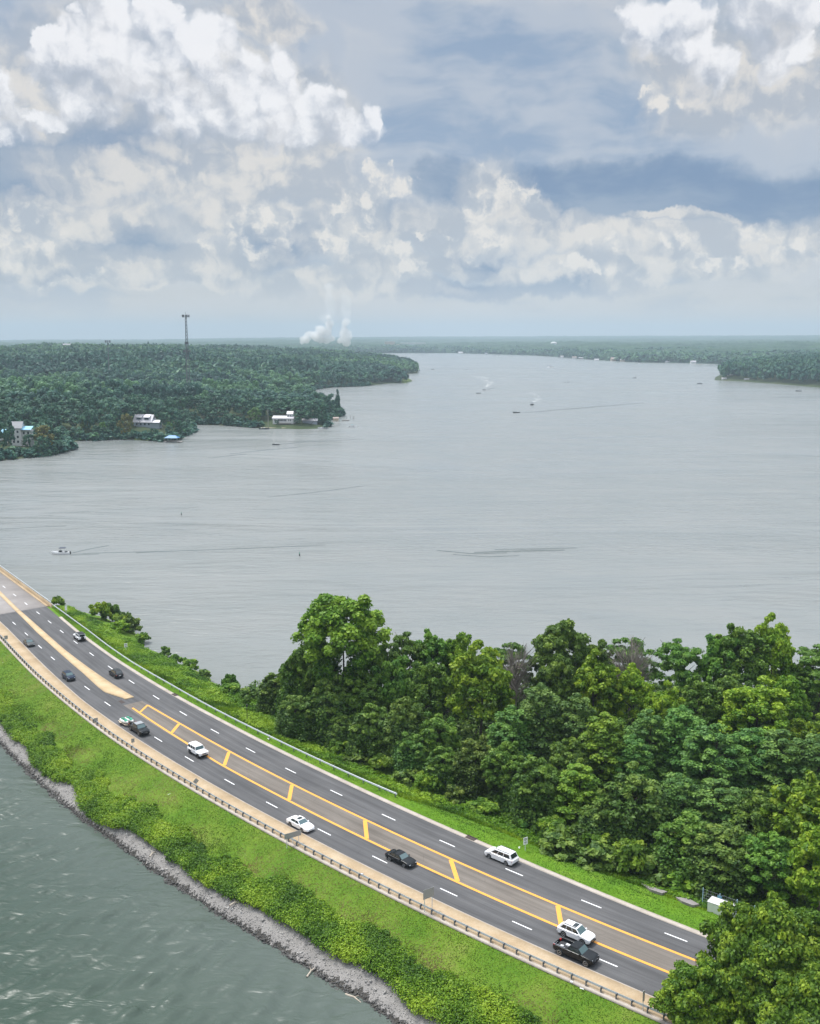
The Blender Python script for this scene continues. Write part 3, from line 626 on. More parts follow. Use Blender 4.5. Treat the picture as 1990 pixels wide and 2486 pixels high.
def crown_broad(seed, H=16., W=12., leaf=.34, puffs=90, per=150, skirt=False, flat=.75):
    rg = np.random.default_rng(seed); rz = H * .42; puffs = int(puffs * 1.7); per = int(per * .72)
    c, r = dome_puffs(rg, puffs, W * .44, rz, H - rz * 1.05, lo=-.55, pr=(.10, .22))
    t = rg.uniform(.25, .8, len(c)); V1, T1 = puff_leaves(c, r, per, leaf, rg, flat=flat, tint0=t)
    if skirt:      # vines hanging in folds down to the ground
        n = int(puffs * 1.3); a = rg.uniform(0, 2 * math.pi, n); fold = 1 + .20 * np.sin(a * 7 + seed) ; zz = rg.uniform(0, 1, n)
        rr = W * .40 * fold * (.86 + .26 * (1 - zz)) ; c2 = np.c_[np.cos(a) * rr, np.sin(a) * rr, zz * H * .62]
        V2, T2 = puff_leaves(c2, rg.uniform(.10, .17, n) * W, int(per * .8), leaf * .9, rg, flat=1.5, tint0=rg.uniform(.1, .55, n), up=.2)
        V1 = np.r_[V1, V2]; T1 = np.r_[T1, T2]
    return V1, T1
def crown_pine(seed, H=17., W=9., leaf=.26, per=120):
    rg = np.random.default_rng(seed); cs = []; rs = []
    for z in np.arange(H * .22, H, .95):
        q = (z - H * .22) / (H * .78); rad = W * .5 * (1 - q ** 2.0) ** .6 * (.8 + .4 * rg.random()) + .35
        k = max(3, int(rad * 2.5)); a = rg.uniform(0, 6.28) + np.arange(k) * 2.4
        for aa in a:
            rr = rad * rg.uniform(.55, 1.05); cs.append((math.cos(aa) * rr, math.sin(aa) * rr, z + rg.uniform(-.4, .4) - rr * .08)); rs.append(rg.uniform(.75, 1.25))
    cs.append((0, 0, H)); rs.append(.7)
    c = np.array(cs); r = np.array(rs)
    return puff_leaves(c, r, per, leaf, rg, flat=.55, tint0=rg.uniform(.25, .75, len(c)), up=.75, rnd=.5)
def crown_flat(seed, H=13., W=11., leaf=.3, per=110):
    rg = np.random.default_rng(seed); cs = []; rs = []
    for k in range(85):
        a = rg.uniform(0, 6.28); rr = W * .5 * math.sqrt(rg.random()); cs.append((math.cos(a) * rr, math.sin(a) * rr, H * (.50 + .48 * rg.random() - .16 * (rr / W * 2) ** 2))); rs.append(rg.uniform(.8, 1.5))
    return puff_leaves(np.array(cs), np.array(rs), per, leaf, rg, flat=.3, up=.9, rnd=.4)
def crown_shrub(seed, H=2.6, W=3.6, leaf=.22, puffs=26, per=80):
    rg = np.random.default_rng(seed); c, r = dome_puffs(rg, puffs, W * .42, H * .55, H * .38, lo=-.3, pr=(.2, .34))
    return puff_leaves(c, r, per, leaf, rg, flat=.8, tint0=rg.uniform(.2, .8, len(c)))
def trunk_mb(H, r, seed, W=8, spread=.5):
    rg = random.Random(seed); m = MB(); pts = []; x = y = 0
    for k in range(6):
        pts.append((x, y, -.5 + H * .85 * k / 5)); x += rg.uniform(-.25, .25); y += rg.uniform(-.25, .25)
    m.path(pts, [r * (1 - .15 * k) for k in range(6)], 8)
    for k in range(9):
        z = H * rg.uniform(.3, .75); a = rg.uniform(0, 6.28); L_ = W * rg.uniform(.25, .42); p0 = (0, 0, z); p1 = (math.cos(a) * L_ * .5, math.sin(a) * L_ * .5, z + L_ * spread * .5); p2 = (math.cos(a) * L_, math.sin(a) * L_, z + L_ * spread * 1.3)
        m.path([p0, p1, p2], [r * .45, r * .28, r * .1], 5)
    return m
M_['bark'] = plain('bark', (.075, .058, .045), .95, noise_amt=.35, nscale=3)
M_['greybark'] = plain('bleached_dead_wood', (.22, .19, .17), .95, noise_amt=.25, nscale=3)
LF = {
 'deep': leaf_mat('leaves_deep_green', (.030, .084, .014), (.096, .200, .024), (.205, .325, .038), .32, hue_var=.04),
 'mid': leaf_mat('leaves_mid_green', (.040, .112, .012), (.135, .255, .018), (.275, .395, .032), .34, hue_var=.04),
 'bright': leaf_mat('leaves_yellow_green', (.040, .115, .008), (.145, .260, .012), (.330, .440, .028), .3, hue_var=.02),
 'pine': leaf_mat('needles_blue_green', (.026, .086, .020), (.088, .195, .034), (.195, .330, .050), .28, hue_var=.04),
 'vine': leaf_mat('vine_leaves', (.028, .078, .014), (.094, .175, .026), (.205, .295, .042), .28, hue_var=.05),
 'bank': leaf_mat('bank_weeds', (.048, .115, .006), (.150, .265, .010), (.300, .405, .024), .36, hue_var=.05),
 'olive': leaf_mat('olive_grass', (.07, .115, .018), (.13, .19, .03), (.22, .26, .07), .25, hue_var=.04),
 'far': leaf_mat('distant_leaves_hazed', (.008, .050, .038), (.030, .118, .070), (.110, .225, .085), .2, hue_var=.06),  # teal of the distance haze is mixed into this leaf colour
}
TPL = {}
def template(kind, i, fn, mat, th, tw_, trunk_r=.28, bark='bark', trunk=True):
    V_, T = fn; me = crown_mesh('crown', V_, T); me.materials.append(LF[mat])
    tm = None
    if trunk:
        o = trunk_mb(th, trunk_r, i, tw_).build('trunk', M_[bark], smooth=True); tm = o.data; bpy.data.objects.remove(o)
    TPL.setdefault(kind, []).append((me, tm, th, tw_))
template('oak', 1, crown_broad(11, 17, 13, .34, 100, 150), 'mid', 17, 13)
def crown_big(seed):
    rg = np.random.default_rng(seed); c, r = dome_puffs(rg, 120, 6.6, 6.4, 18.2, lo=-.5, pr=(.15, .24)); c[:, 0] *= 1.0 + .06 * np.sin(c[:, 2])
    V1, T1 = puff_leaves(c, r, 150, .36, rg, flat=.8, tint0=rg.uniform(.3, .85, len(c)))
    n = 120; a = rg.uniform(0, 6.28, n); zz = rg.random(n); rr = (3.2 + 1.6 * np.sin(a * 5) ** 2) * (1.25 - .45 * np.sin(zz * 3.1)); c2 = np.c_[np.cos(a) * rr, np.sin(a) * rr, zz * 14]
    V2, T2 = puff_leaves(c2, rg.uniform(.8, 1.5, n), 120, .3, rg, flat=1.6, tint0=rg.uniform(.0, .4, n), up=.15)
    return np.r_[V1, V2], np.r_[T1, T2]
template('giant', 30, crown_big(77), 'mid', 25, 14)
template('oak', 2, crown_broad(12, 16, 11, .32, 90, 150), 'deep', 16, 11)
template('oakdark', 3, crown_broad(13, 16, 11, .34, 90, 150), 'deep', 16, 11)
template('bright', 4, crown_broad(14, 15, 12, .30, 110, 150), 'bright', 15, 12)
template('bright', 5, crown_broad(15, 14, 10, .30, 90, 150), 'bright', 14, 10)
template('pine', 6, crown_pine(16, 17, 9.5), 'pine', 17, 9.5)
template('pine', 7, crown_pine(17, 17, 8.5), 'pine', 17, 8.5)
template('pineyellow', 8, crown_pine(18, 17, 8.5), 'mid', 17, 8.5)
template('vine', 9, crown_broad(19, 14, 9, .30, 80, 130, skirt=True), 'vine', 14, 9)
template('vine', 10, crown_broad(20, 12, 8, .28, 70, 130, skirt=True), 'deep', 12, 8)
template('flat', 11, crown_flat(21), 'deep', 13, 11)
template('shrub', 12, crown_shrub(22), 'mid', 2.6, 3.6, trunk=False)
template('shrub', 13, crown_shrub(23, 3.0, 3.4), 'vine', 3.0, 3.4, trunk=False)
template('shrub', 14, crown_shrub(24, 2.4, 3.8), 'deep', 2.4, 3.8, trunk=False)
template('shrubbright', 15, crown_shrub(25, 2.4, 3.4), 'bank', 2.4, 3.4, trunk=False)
def put(name, kind, vi, xy, H, W, label, cat='tree', group=None, z=None, rz=None):
    me, tm, th, tw_ = TPL[kind][vi % len(TPL[kind])]
    z = float(ground_z(xy)[0]) - .15 if z is None else z
    e = empty(name, (float(xy[0]), float(xy[1]), z), random.uniform(0, 6.28) if rz is None else rz); tag(e, label, cat, group)
    e.scale = (W / tw_, W / tw_, H / th)
    link('crown' if tm else 'foliage', me, parent=e)
    if tm: link('trunk', tm, M_['bark'], parent=e)
    return e

# --- the wood on the causeway: (kind, photo x, row of the top, row of the foot, width in metres, label)
ORD26 = ['first', 'second', 'third', 'fourth', 'fifth', 'sixth', 'seventh', 'eighth', 'ninth', 'tenth', 'eleventh', 'twelfth', 'thirteenth', 'fourteenth', 'fifteenth', 'sixteenth', 'seventeenth', 'eighteenth', 'nineteenth', 'twentieth', 'twenty-first', 'twenty-second', 'twenty-third', 'twenty-fourth', 'twenty-fifth', 'twenty-sixth']
ORD = ['first', 'second', 'third', 'fourth', 'fifth', 'sixth', 'seventh', 'eighth', 'ninth', 'tenth', 'eleventh', 'twelfth', 'thirteenth', 'fourteenth']
BIG = [('giant', 832, 1462, 1770, 16, 'tallest round-headed tree rising over the water at the left end of the wood')]
BACK = [('vine', 668, 1640, 1732, 7), ('vine', 725, 1585, 1745, 8), ('oakdark', 770, 1560, 1750, 8), ('oakdark', 915, 1560, 1745, 8), ('flat', 985, 1540, 1735, 9), ('oak', 1045, 1545, 1735, 9), ('oak', 1120, 1552, 1735, 9), ('flat', 1240, 1562, 1732, 8),
        ('oak', 1368, 1516, 1740, 13), ('oakdark', 1445, 1560, 1735, 8), ('flat', 1525, 1550, 1732, 10), ('flat', 1640, 1556, 1735, 10), ('oakdark', 1740, 1545, 1738, 10), ('oak', 1790, 1532, 1740, 12), ('bright', 1862, 1530, 1740, 10), ('oak', 1930, 1620, 1745, 9), ('flat', 1985, 1568, 1740, 11), ('oak', 2060, 1570, 1745, 11)]
MIDB = [('vine', 800, 1650, 1800, 9), ('vine', 880, 1640, 1795, 9), ('oakdark', 960, 1600, 1795, 9), ('oakdark', 1035, 1610, 1800, 9), ('bright', 1162, 1598, 1820, 13.5), ('bright', 1440, 1608, 1800, 10.5), ('oakdark', 1350, 1600, 1790, 9), ('bright', 1530, 1640, 1800, 9), ('bright', 1610, 1684, 1835, 8.5), ('oak', 1690, 1660, 1820, 9), ('bright', 1835, 1676, 1850, 14), ('oakdark', 1765, 1640, 1800, 9), ('bright', 1975, 1756, 1880, 9), ('oak', 1905, 1655, 1810, 9)]
MID = [('vine', 720, 1700, 1800, 7), ('vine', 905, 1720, 1850, 8), ('vine', 985, 1700, 1865, 8), ('oakdark', 1060, 1740, 1880, 8), ('pine', 1240, 1720, 1890, 8), ('pine', 1310, 1668, 1880, 9), ('pine', 1395, 1690, 1885, 8), ('pineyellow', 1462, 1738, 1935, 9), ('pine', 1570, 1730, 1910, 8), ('pine', 1650, 1722, 1915, 9), ('pine', 1725, 1768, 1965, 11), ('pine', 1820, 1775, 1950, 9.5), ('pine', 1885, 1780, 1965, 9.5), ('pine', 1975, 1790, 1970, 9), ('pine', 1530, 1790, 1950, 7), ('oak', 1380, 1800, 1950, 8)]
FRONT = [('vine', 830, 1740, 1822, 6), ('vine', 1000, 1785, 1890, 6.5), ('vine', 1075, 1820, 1920, 6.5), ('vine', 1150, 1795, 1925, 7.5), ('oak', 1225, 1810, 1955, 8), ('pineyellow', 1400, 1860, 2010, 8), ('vine', 1300, 1850, 2000, 8), ('vine', 1530, 1880, 2065, 10), ('pine', 1640, 1885, 2050, 8), ('pine', 1735, 1900, 2060, 9), ('vine', 1660, 1990, 2130, 9), ('vine', 1750, 2010, 2160, 10), ('oakdark', 1840, 1930, 2100, 9), ('bright', 1945, 1905, 2130, 11), ('oak', 1860, 2030, 2190, 9), ('bright', 1985, 2010, 2240, 9), ('vine', 1460, 1950, 2070, 7)]
def px_tree(rec, label, group, name='tree'):
    kind, px, pt, pb, W_ = rec[:5]; xy = at(px, pb, -3.2); gz = float(ground_z(xy)[0]); xy = at(px, pb, gz); H = top_z(px, pt, xy) - gz
    nm = {'pine': 'pine_tree', 'pineyellow': 'pine_tree', 'vine': 'vine_covered_tree', 'flat': 'flat_topped_tree'}.get(kind, name)
    return put(nm, kind, int(px) // 7, xy, H * 1.03, W_, label, 'tree', group)
DESC = {'oak': 'green broadleaf tree', 'oakdark': 'dark broadleaf tree', 'bright': 'yellow-green tree', 'pine': 'blue-green pine', 'pineyellow': 'pale tiered pine', 'vine': 'vine-covered tree', 'flat': 'flat-topped tree'}
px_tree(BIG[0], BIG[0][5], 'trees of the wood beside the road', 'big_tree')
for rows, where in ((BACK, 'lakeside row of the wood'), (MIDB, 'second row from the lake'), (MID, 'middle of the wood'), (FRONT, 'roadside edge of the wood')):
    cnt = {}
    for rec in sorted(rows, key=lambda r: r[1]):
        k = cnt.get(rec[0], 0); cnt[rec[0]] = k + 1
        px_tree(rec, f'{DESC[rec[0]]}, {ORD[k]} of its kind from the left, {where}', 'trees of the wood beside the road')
# bare grey dead trees in the shoreline row
def dead_tree(px, pt, pb, W_, label):
    xy = at(px, pb, -3.2); H = top_z(px, pt, xy) + 3.3; rg = random.Random(px); e = empty('dead_tree', (float(xy[0]), float(xy[1]), -3.3)); tag(e, label, 'tree', 'bare trees at the shore')
    m = MB(); m.path([(0, 0, -.5), (.1, 0, H * .4), (0, .2, H * .7)], [.22, .17, .1], 7); m.build('trunk', M_['greybark'], e, smooth=True)
    m = MB()
    for k in range(110):
        z = H * rg.uniform(.3, .72); a = rg.uniform(0, 6.28); L_ = W_ * rg.uniform(.3, .55); el = rg.uniform(.5, 1.2)
        p1 = (math.cos(a) * L_ * .5 * math.cos(el), math.sin(a) * L_ * .5 * math.cos(el), z + L_ * .5 * math.sin(el)); m.path([(0, 0, z), p1], [.07, .045], 4)
        for j in range(6):
            b = a + rg.uniform(-.8, .8); e2 = el + rg.uniform(-.3, .5); l2 = L_ * rg.uniform(.4, .7); m.tube(p1, (p1[0] + math.cos(b) * l2 * math.cos(e2), p1[1] + math.sin(b) * l2 * math.cos(e2), min(H, p1[2] + l2 * math.sin(e2))), .04, .015, 3)
    m.build('branches', M_['greybark'], e); return e
dead_tree(1250, 1560, 1768, 10, 'leafless grey tree left of the big round shoreline tree')
dead_tree(1525, 1552, 1768, 12, 'leafless grey tree right of the big round shoreline tree')

# --- big crowns in the near right corner, standing on the near bank
NEARL = [crown_broad(51, 15, 15, .26, 230, 330, flat=.6), crown_broad(52, 13, 12, .26, 180, 330, flat=.6)]
for i, (V_, T) in enumerate(NEARL):
    me = crown_mesh('crown', V_, T); me.materials.append(leaf_mat('roadside_leaves', (.022, .070, .008), (.095, .190, .014), (.300, .410, .030), .28, hue_var=.02)); o = trunk_mb(13, .35, 70 + i, 12).build('trunk', M_['bark'], smooth=True)
    TPL.setdefault('near', []).append((me, o.data, (15, 13)[i], (15, 12)[i])); bpy.data.objects.remove(o)
def near_tree(px, py, zc, H, W_, vi, label):
    xy = at(px, py, zc); put('roadside_tree', 'near', vi, xy, H, W_, label, 'tree', 'big trees in the lower right corner', z=zc - H * .55, rz=vi * 1.7)
near_tree(1860, 2360, 7.0, 15.5, 11.6, 0, 'largest roadside tree hiding the road in the lower right corner')
near_tree(1700, 2440, 3.2, 10, 8.0, 1, 'lower leafy tree overhanging the sidewalk at the bottom right')
near_tree(2010, 2330, 6.0, 13, 9.5, 1, 'roadside tree cut by the right edge of the photo')
near_tree(1960, 2530, 5.5, 14, 11, 0, 'roadside tree cut by the bottom right corner of the photo')

# --- shrubs on the lake side verge and along the wood's edge
SHR = [('shrub', 140, 1478, 3.4, 2.6), ('shrubbright', 245, 1508, 4.2, 3.2), ('shrub', 268, 1500, 4.6, 3.6), ('shrub', 300, 1516, 4.4, 3.0), ('shrub', 322, 1530, 3.6, 3.4), ('shrubbright', 285, 1540, 4.0, 2.0), ('shrub', 345, 1548, 3.0, 2.0), ('shrub', 402, 1583, 2.6, 2.6), ('shrub', 430, 1610, 4.0, 2.6), ('shrub', 462, 1625, 4.0, 2.4),
       ('shrub', 495, 1640, 3.2, 2.4), ('shrub', 560, 1668, 4.0, 4.4), ('shrub', 556, 1690, 4.6, 2.2), ('shrub', 610, 1706, 5.0, 3.0), ('shrub', 650, 1726, 5.0, 3.2)]
for i, (k, px, pb, W_, H) in enumerate(SHR):
    f_ = 1.45 if i < 7 else 1.15
    put('shrub', k, i, at(px, pb, -3.5), H * f_, W_ * f_, f'{"bright" if k == "shrubbright" else "dark"} leafy shrub, {(ORD + ["fifteenth"])[i]} from the bridge along the lakeside verge', 'shrub', 'shrubs on the lakeside verge')
EDG = [(700, 1775), (760, 1800), (822, 1835), (870, 1860), (925, 1885), (985, 1910), (1040, 1925), (1105, 1952), (1170, 1975), (1290, 2010), (1345, 2040), (1390, 2075), (1440, 2090), (1490, 2100), (1530, 2125), (1590, 2135), (1650, 2155), (1705, 2165), (1355, 2100), (1450, 2120), (1240, 1960), (1600, 2105), (780, 1765), (900, 1830), (1010, 1870), (1120, 1910)]
big_s = {9: 'grey-green', 11: 'wide dark', 12: 'wide pale-tipped', 13: 'tall dense'}
for i, (px, pb) in enumerate(sorted(EDG)):
    W_ = 4.2 + 1.6 * ((i * 7) % 5) / 4 + (1.4 if px > 1300 else 0); H = 2.6 + 1.6 * ((i * 3) % 4) / 3 + (1.0 if px > 1300 else 0)
    put('shrub', 'shrub', i, at(px, pb, -2.6), H, W_, f'bushy shrub at the foot of the wood, {ORD26[i]} from the left along the verge', 'shrub', 'shrubs at the foot of the wood')

# --- weeds, grass and rubble: nobody could count them
def zone_pts(n, s0, s1, lo, hi, rg):
    s = rg.uniform(s0, s1, n); u = rg.random(n); a = lo(s); b = hi(s); d = a + (b - a) * u; return s, d, u, RD(s, 0) + N0 * d[:, None]
rg = np.random.default_rng(3)
dr_f = lambda s: np.interp(s, tr[:, 0], tr[:, 1]); dw_f = lambda s: np.interp(s, tw[:, 0], tw[:, 1])
s, d, u, P = zone_pts(21000, -12, 245, lambda s: dr_f(s) - .6 + 1.8 * (hnoise(np.c_[s, s * 0], .13, 71) - .55), lambda s: W_rail(s) - 1.6, rg)
lush = fbm(P, .10, 8, 4) * .8 + .68 - u * 1.6 + (fbm(P, .35, 28, 2) - .37) * .5; k = (lush > .38); P = P[k]; u = u[k]; lush = lush[k]
gz = ground_z(P); r = rg.uniform(.3, .75, len(P)) * np.clip(.5 + lush, .5, 1.35)
pc = np.c_[P, gz + r * .35 + np.clip(lush - .52, 0, .6) * .8]
V1, T1 = puff_leaves(pc, r, 52, .14, rg, flat=.8, tint0=np.clip(.5 + (fbm(P, .22, 9) - .5) * 2.2 + rg.normal(size=len(P)) * .12, 0, 1), up=.5)
weeds = crown_mesh('undergrowth', V1, T1); weeds.materials.append(LF['bank']); tag(link('undergrowth', weeds), 'lush green weeds covering the slope between the guardrail and the rocks', 'weeds', kind='stuff')
def blades(P, z, h, w, rg, tint, lean=.5):
    n = len(P); a = rg.uniform(0, 6.28, n); b = np.c_[P, z - .02]; t = np.c_[np.cos(a), np.sin(a), np.zeros(n)] * w[:, None]
    up = np.c_[rg.normal(size=(n, 2)) * lean, np.ones(n)] * h[:, None]
    V_ = np.stack([b - t, b + t, b + t * .35 + up, b - t * .35 + up], 1).reshape(-1, 3); return V_, np.repeat(tint, 4)
s, d, u, P = zone_pts(170000, -12, 245, lambda s: dr_f(s) + 1.0, lambda s: W_rail(s) - .75, rg)
ol = fbm(P, .16, 12, 4); hgt = .07 + .16 * np.clip((fbm(P, .3, 14) - .35) * 2, 0, 1) * np.clip((.7 - u) * 3, .05, 1)
k = ol > .0
V2, T2 = blades(P[k], ground_z(P[k]), hgt[k] * rg.uniform(.6, 1.4, k.sum()), np.full(k.sum(), .07), rg, np.clip(.12 + (ol[k] - .28) * 1.9 + np.clip(ol[k] - .56, 0, 1) * 3 + rg.normal(size=k.sum()) * .09, 0, 1))
g_ = crown_mesh('grass', V2, T2); g_.materials.append(leaf_mat('slope_grass', (.050, .120, .008), (.135, .185, .020), (.30, .245, .10), .3)); tag(link('grass', g_), 'rough grass with straw patches below the long guardrail', 'grass', kind='stuff')
s, d, u, P = zone_pts(150000, -4, 230, lambda s: W_far(s) + .9, lambda s: np.interp(s, [0, 60, 120, 160, 230], [9.5, 13, 17, 14, 14]) + 0 * s, rg)
gz = ground_z(P); beyond = d - np.interp(s, [0, 120, 152, 160, 230], [6.0, 6.4, 6.6, 9.5, 10.5]); k = gz > WZ + .1
hgt = np.where(beyond > 0, .22 + .5 * np.clip(fbm(P, .25, 15) - .25, 0, 1), .06)
V3, T3 = blades(P[k], gz[k], (hgt * rg.uniform(.6, 1.3, len(hgt)))[k], np.full(k.sum(), .08), rg, np.clip(.5 + (fbm(P, .2, 16) - .5) * 2 - .25 * (beyond < 0) + rg.normal(size=len(P)) * .12, 0, 1)[k])
g2_ = crown_mesh('grass', V3, T3); g2_.materials.append(LF['bank']); tag(link('grass', g2_), 'bright green grass verge on the lake side of the road', 'grass', kind='stuff')
# rank growth between that verge and the lake or the wood
s, d, u, P = zone_pts(9000, -2, 240, lambda s: np.interp(s, [0, 120, 152, 165, 240], [6.4, 7.0, 8.5, 11.0, 11.5]) + 0 * s, lambda s: np.interp(s, [0, 30, 60, 90, 130, 160, 240], [9, 13, 16, 20, 24, 22, 22]) + 0 * s, rg)
gz = ground_z(P); lush = fbm(P, .12, 18, 4) + u * .5; k = (gz > WZ + .15) & (lush > .42); P = P[k]; gz = gz[k]; lush = lush[k]; u = u[k]; r = rg.uniform(.3, .75, len(P)) * (.7 + u * .5)
V4, T4 = puff_leaves(np.c_[P, gz + r * .4 + np.clip(lush - .6, 0, .5)], r, 40, .19, rg, flat=.8, tint0=np.clip(.55 + (fbm(P, .2, 19) - .5) * 2 - u * .25, 0, 1), up=.5)
w2_ = crown_mesh('undergrowth', V4, T4); w2_.materials.append(LF['bank']); tag(link('undergrowth', w2_), 'tangled green weeds between the pale guardrail and the lake', 'weeds', kind='stuff')

P = np.c_[rg.uniform(-55, 150, 9000), rg.uniform(120, 222, 9000)]; s, d = SD(P); gz = ground_z(P); k = (d > 20) & (gz > WZ + .4) & (s > 55); P = P[k]; gz = gz[k]; r = rg.uniform(.7, 1.6, len(P))
V5, T5 = puff_leaves(np.c_[P, gz + r * .5 + 2.2 * rg.random(len(P)) ** 2], r, 34, .34, rg, flat=.8, tint0=rg.uniform(.2, .7, len(P)), up=.5)
w3_ = crown_mesh('undergrowth', V5, T5); w3_.materials.append(LF['vine']); tag(link('undergrowth', w3_), 'dark undergrowth between the trunks of the causeway wood', 'undergrowth', kind='stuff')

# rubble beach
M_['rock'] = None
m, nt, b = newmat('grey_rubble'); N = nt.nodes; L = nt.links
g = N.new('ShaderNodeNewGeometry'); sx = N.new('ShaderNodeSeparateXYZ'); L.new(g.outputs['Position'], sx.inputs[0])
ri = N.new('ShaderNodeTexNoise'); ri.inputs['Scale'].default_value = 1.7; ri.inputs['Detail'].default_value = 6; ri.inputs['Roughness'].default_value = .8; L.new(g.outputs['Position'], ri.inputs[0])
rr = N.new('ShaderNodeValToRGB'); L.new(ri.outputs[0], rr.inputs[0]); cr = rr.color_ramp; cr.elements.new(.5); cr.elements.new(.7)
for e, p, c in zip(cr.elements, (.3, .45, .58, .75), ((.14, .133, .126), (.26, .248, .236), (.38, .365, .345), (.62, .59, .53))): e.position = p; e.color = (*c, 1)
wet = N.new('ShaderNodeMapRange'); L.new(sx.outputs[2], wet.inputs[0]); wet.inputs[1].default_value = WZ + .25; wet.inputs[2].default_value = WZ + .75; wet.inputs[3].default_value = .22; wet.inputs[4].default_value = 1
vm = N.new('ShaderNodeVectorMath'); vm.operation = 'SCALE'; L.new(rr.outputs[0], vm.inputs[0]); L.new(wet.outputs[0], vm.inputs['Scale']); L.new(vm.outputs[0], b.inputs['Base Color']); b.inputs['Roughness'].default_value = .85
M_['rock'] = m
s, d, u, P = zone_pts(30000, -14, 250, lambda s: dw_f(s) - .5, lambda s: dr_f(s) + .8, rg)
gz = ground_z(P); n = len(P); size = .035 + .09 * rg.random(n) ** 2.5 + (rg.random(n) > .988) * .16 + np.clip(.38 - u, 0, .38) * .75 * rg.random(n) ** 1.5
cube = np.array([(-1, -1, -1), (1, -1, -1), (1, 1, -1), (-1, 1, -1), (-1, -1, 1), (1, -1, 1), (1, 1, 1), (-1, 1, 1)]) * .62
vv = cube[None] * rg.uniform(.55, 1.25, (n, 8, 3)) * size[:, None, None] * rg.uniform(.6, 1.5, (n, 1, 3)) * np.array([1, 1, .7])
a = rg.uniform(0, 6.28, n); ca, sa = np.cos(a)[:, None], np.sin(a)[:, None]; vx = vv[..., 0] * ca - vv[..., 1] * sa; vy = vv[..., 0] * sa + vv[..., 1] * ca
tl = rg.normal(size=(n, 2)) * .35; vz = vv[..., 2] + vx * tl[:, :1] + vy * tl[:, 1:]
vv = np.stack([vx + P[:, :1], vy + P[:, 1:], vz + (gz + size * .18)[:, None]], -1)
cf = np.array([(3, 2, 1, 0), (4, 5, 6, 7), (0, 1, 5, 4), (1, 2, 6, 5), (2, 3, 7, 6), (3, 0, 4, 7)])
F = (cf[None] + (np.arange(n) * 8)[:, None, None]).reshape(-1, 4)
tag(link('rubble', npmesh('rubble', vv.reshape(-1, 3), F), M_['rock']), 'grey rubble and driftwood strip along the near waterline', 'rubble', kind='stuff')
# ground zones
M_['gravelground'] = ground_mat('gravel_ground', [(.3, (.13, .122, .114)), (.5, (.23, .217, .205)), (.7, (.34, .32, .30))], .5, 8, .95, 7, .6, bump=.04)
M_['wetsilt'] = ground_mat('wet_silt', [(.3, (.018, .016, .014)), (.6, (.04, .036, .03))], .6, 6, .6, 5, .5)
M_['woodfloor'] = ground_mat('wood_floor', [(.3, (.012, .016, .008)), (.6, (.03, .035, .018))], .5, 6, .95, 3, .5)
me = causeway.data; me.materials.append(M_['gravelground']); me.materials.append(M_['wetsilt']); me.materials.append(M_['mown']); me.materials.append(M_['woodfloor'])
np_ = len(me.polygons); cc = np.zeros(np_ * 3, np.float32); me.polygons.foreach_get('center', cc); cc = cc.reshape(-1, 3); cs, cd = SD(cc[:, :2])
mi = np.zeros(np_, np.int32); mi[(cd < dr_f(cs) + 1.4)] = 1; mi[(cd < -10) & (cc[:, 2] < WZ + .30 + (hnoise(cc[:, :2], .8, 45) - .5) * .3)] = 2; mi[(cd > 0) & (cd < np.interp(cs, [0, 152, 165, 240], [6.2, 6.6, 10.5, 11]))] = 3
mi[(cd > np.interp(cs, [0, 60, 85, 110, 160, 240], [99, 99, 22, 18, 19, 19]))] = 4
me.polygons.foreach_set('material_index', mi)

# ------------------------------------------------------------------ woods across the lake
def lowpoly_crown(seed, n=150, leaf=1.0, pine=False, H=1.0):
    """unit crown: radius .5, height 1"""
    rg = np.random.default_rng(seed); k = 12
    c, r = dome_puffs(rg, k, .40, .46, .52, lo=-.6, pr=(.26, .40))
    if pine: c = c * np.array([.7, .7, 1]); c[:, :2] *= (1.25 - c[:, 2:3])
    return puff_leaves(c, r, n // k, leaf, rg, flat=.9, tint0=rg.uniform(.35, .6, len(c)), up=.2, rnd=.10, tint_var=.04, shell=(.85, 1.03))
LOW = [lowpoly_crown(100 + i, 420, .055, pine=(i % 3 == 2)) for i in range(6)]
LOWFAR = [lowpoly_crown(120 + i, 84, .16, pine=(i % 3 == 2)) for i in range(6)]
def scatter_land(poly, spacing, bbox, rg, smin=5):
    xs = np.arange(bbox[0], bbox[1], spacing); ys = np.arange(bbox[2], bbox[3], spacing); X, Y = np.meshgrid(xs, ys)
    P = np.c_[X.ravel(), Y.ravel()] + rg.uniform(-.5, .5, (X.size, 2)) * spacing * .95
    # only what the lens could plausibly see
    azd = np.degrees(np.arctan2(P[:, 0], P[:, 1])); k = (np.abs(azd) < 27); P = P[k]
    z, s = land_z(P, poly); k = s > smin; return P[k], z[k], s[k]
CLEAR = [(at(352, 1046, WZ + 3), 15), (at(356, 1050, WZ + 3), 14), (at(362, 1055, WZ + 3), 13), (at(360, 1060, WZ + 3), 13), (at(45, 1094, WZ + 2), 13), (at(20, 1092, WZ + 2), 10), (at(50, 1102, WZ + 2), 11), (at(45, 1086, WZ + 2), 14), (at(352, 1052, WZ + 3), 17), (at(705, 1040, WZ + 2), 24), (at(760, 1036, WZ + 2), 20), (at(45, 1088, WZ + 4), 13), (at(330, 1066, WZ + 2), 10), (at(420, 1062, WZ), 9), (at(455, 1046, WZ), 16), (at(650, 1036, WZ), 12), (at(815, 1012, WZ), 7), (at(680, 1038, WZ), 16), (at(170, 1090, WZ), 9)]
def clear_mask(P):
    k = np.ones(len(P), bool)
    for c, r in CLEAR: k &= np.hypot(*(P - c).T) > r
    return k
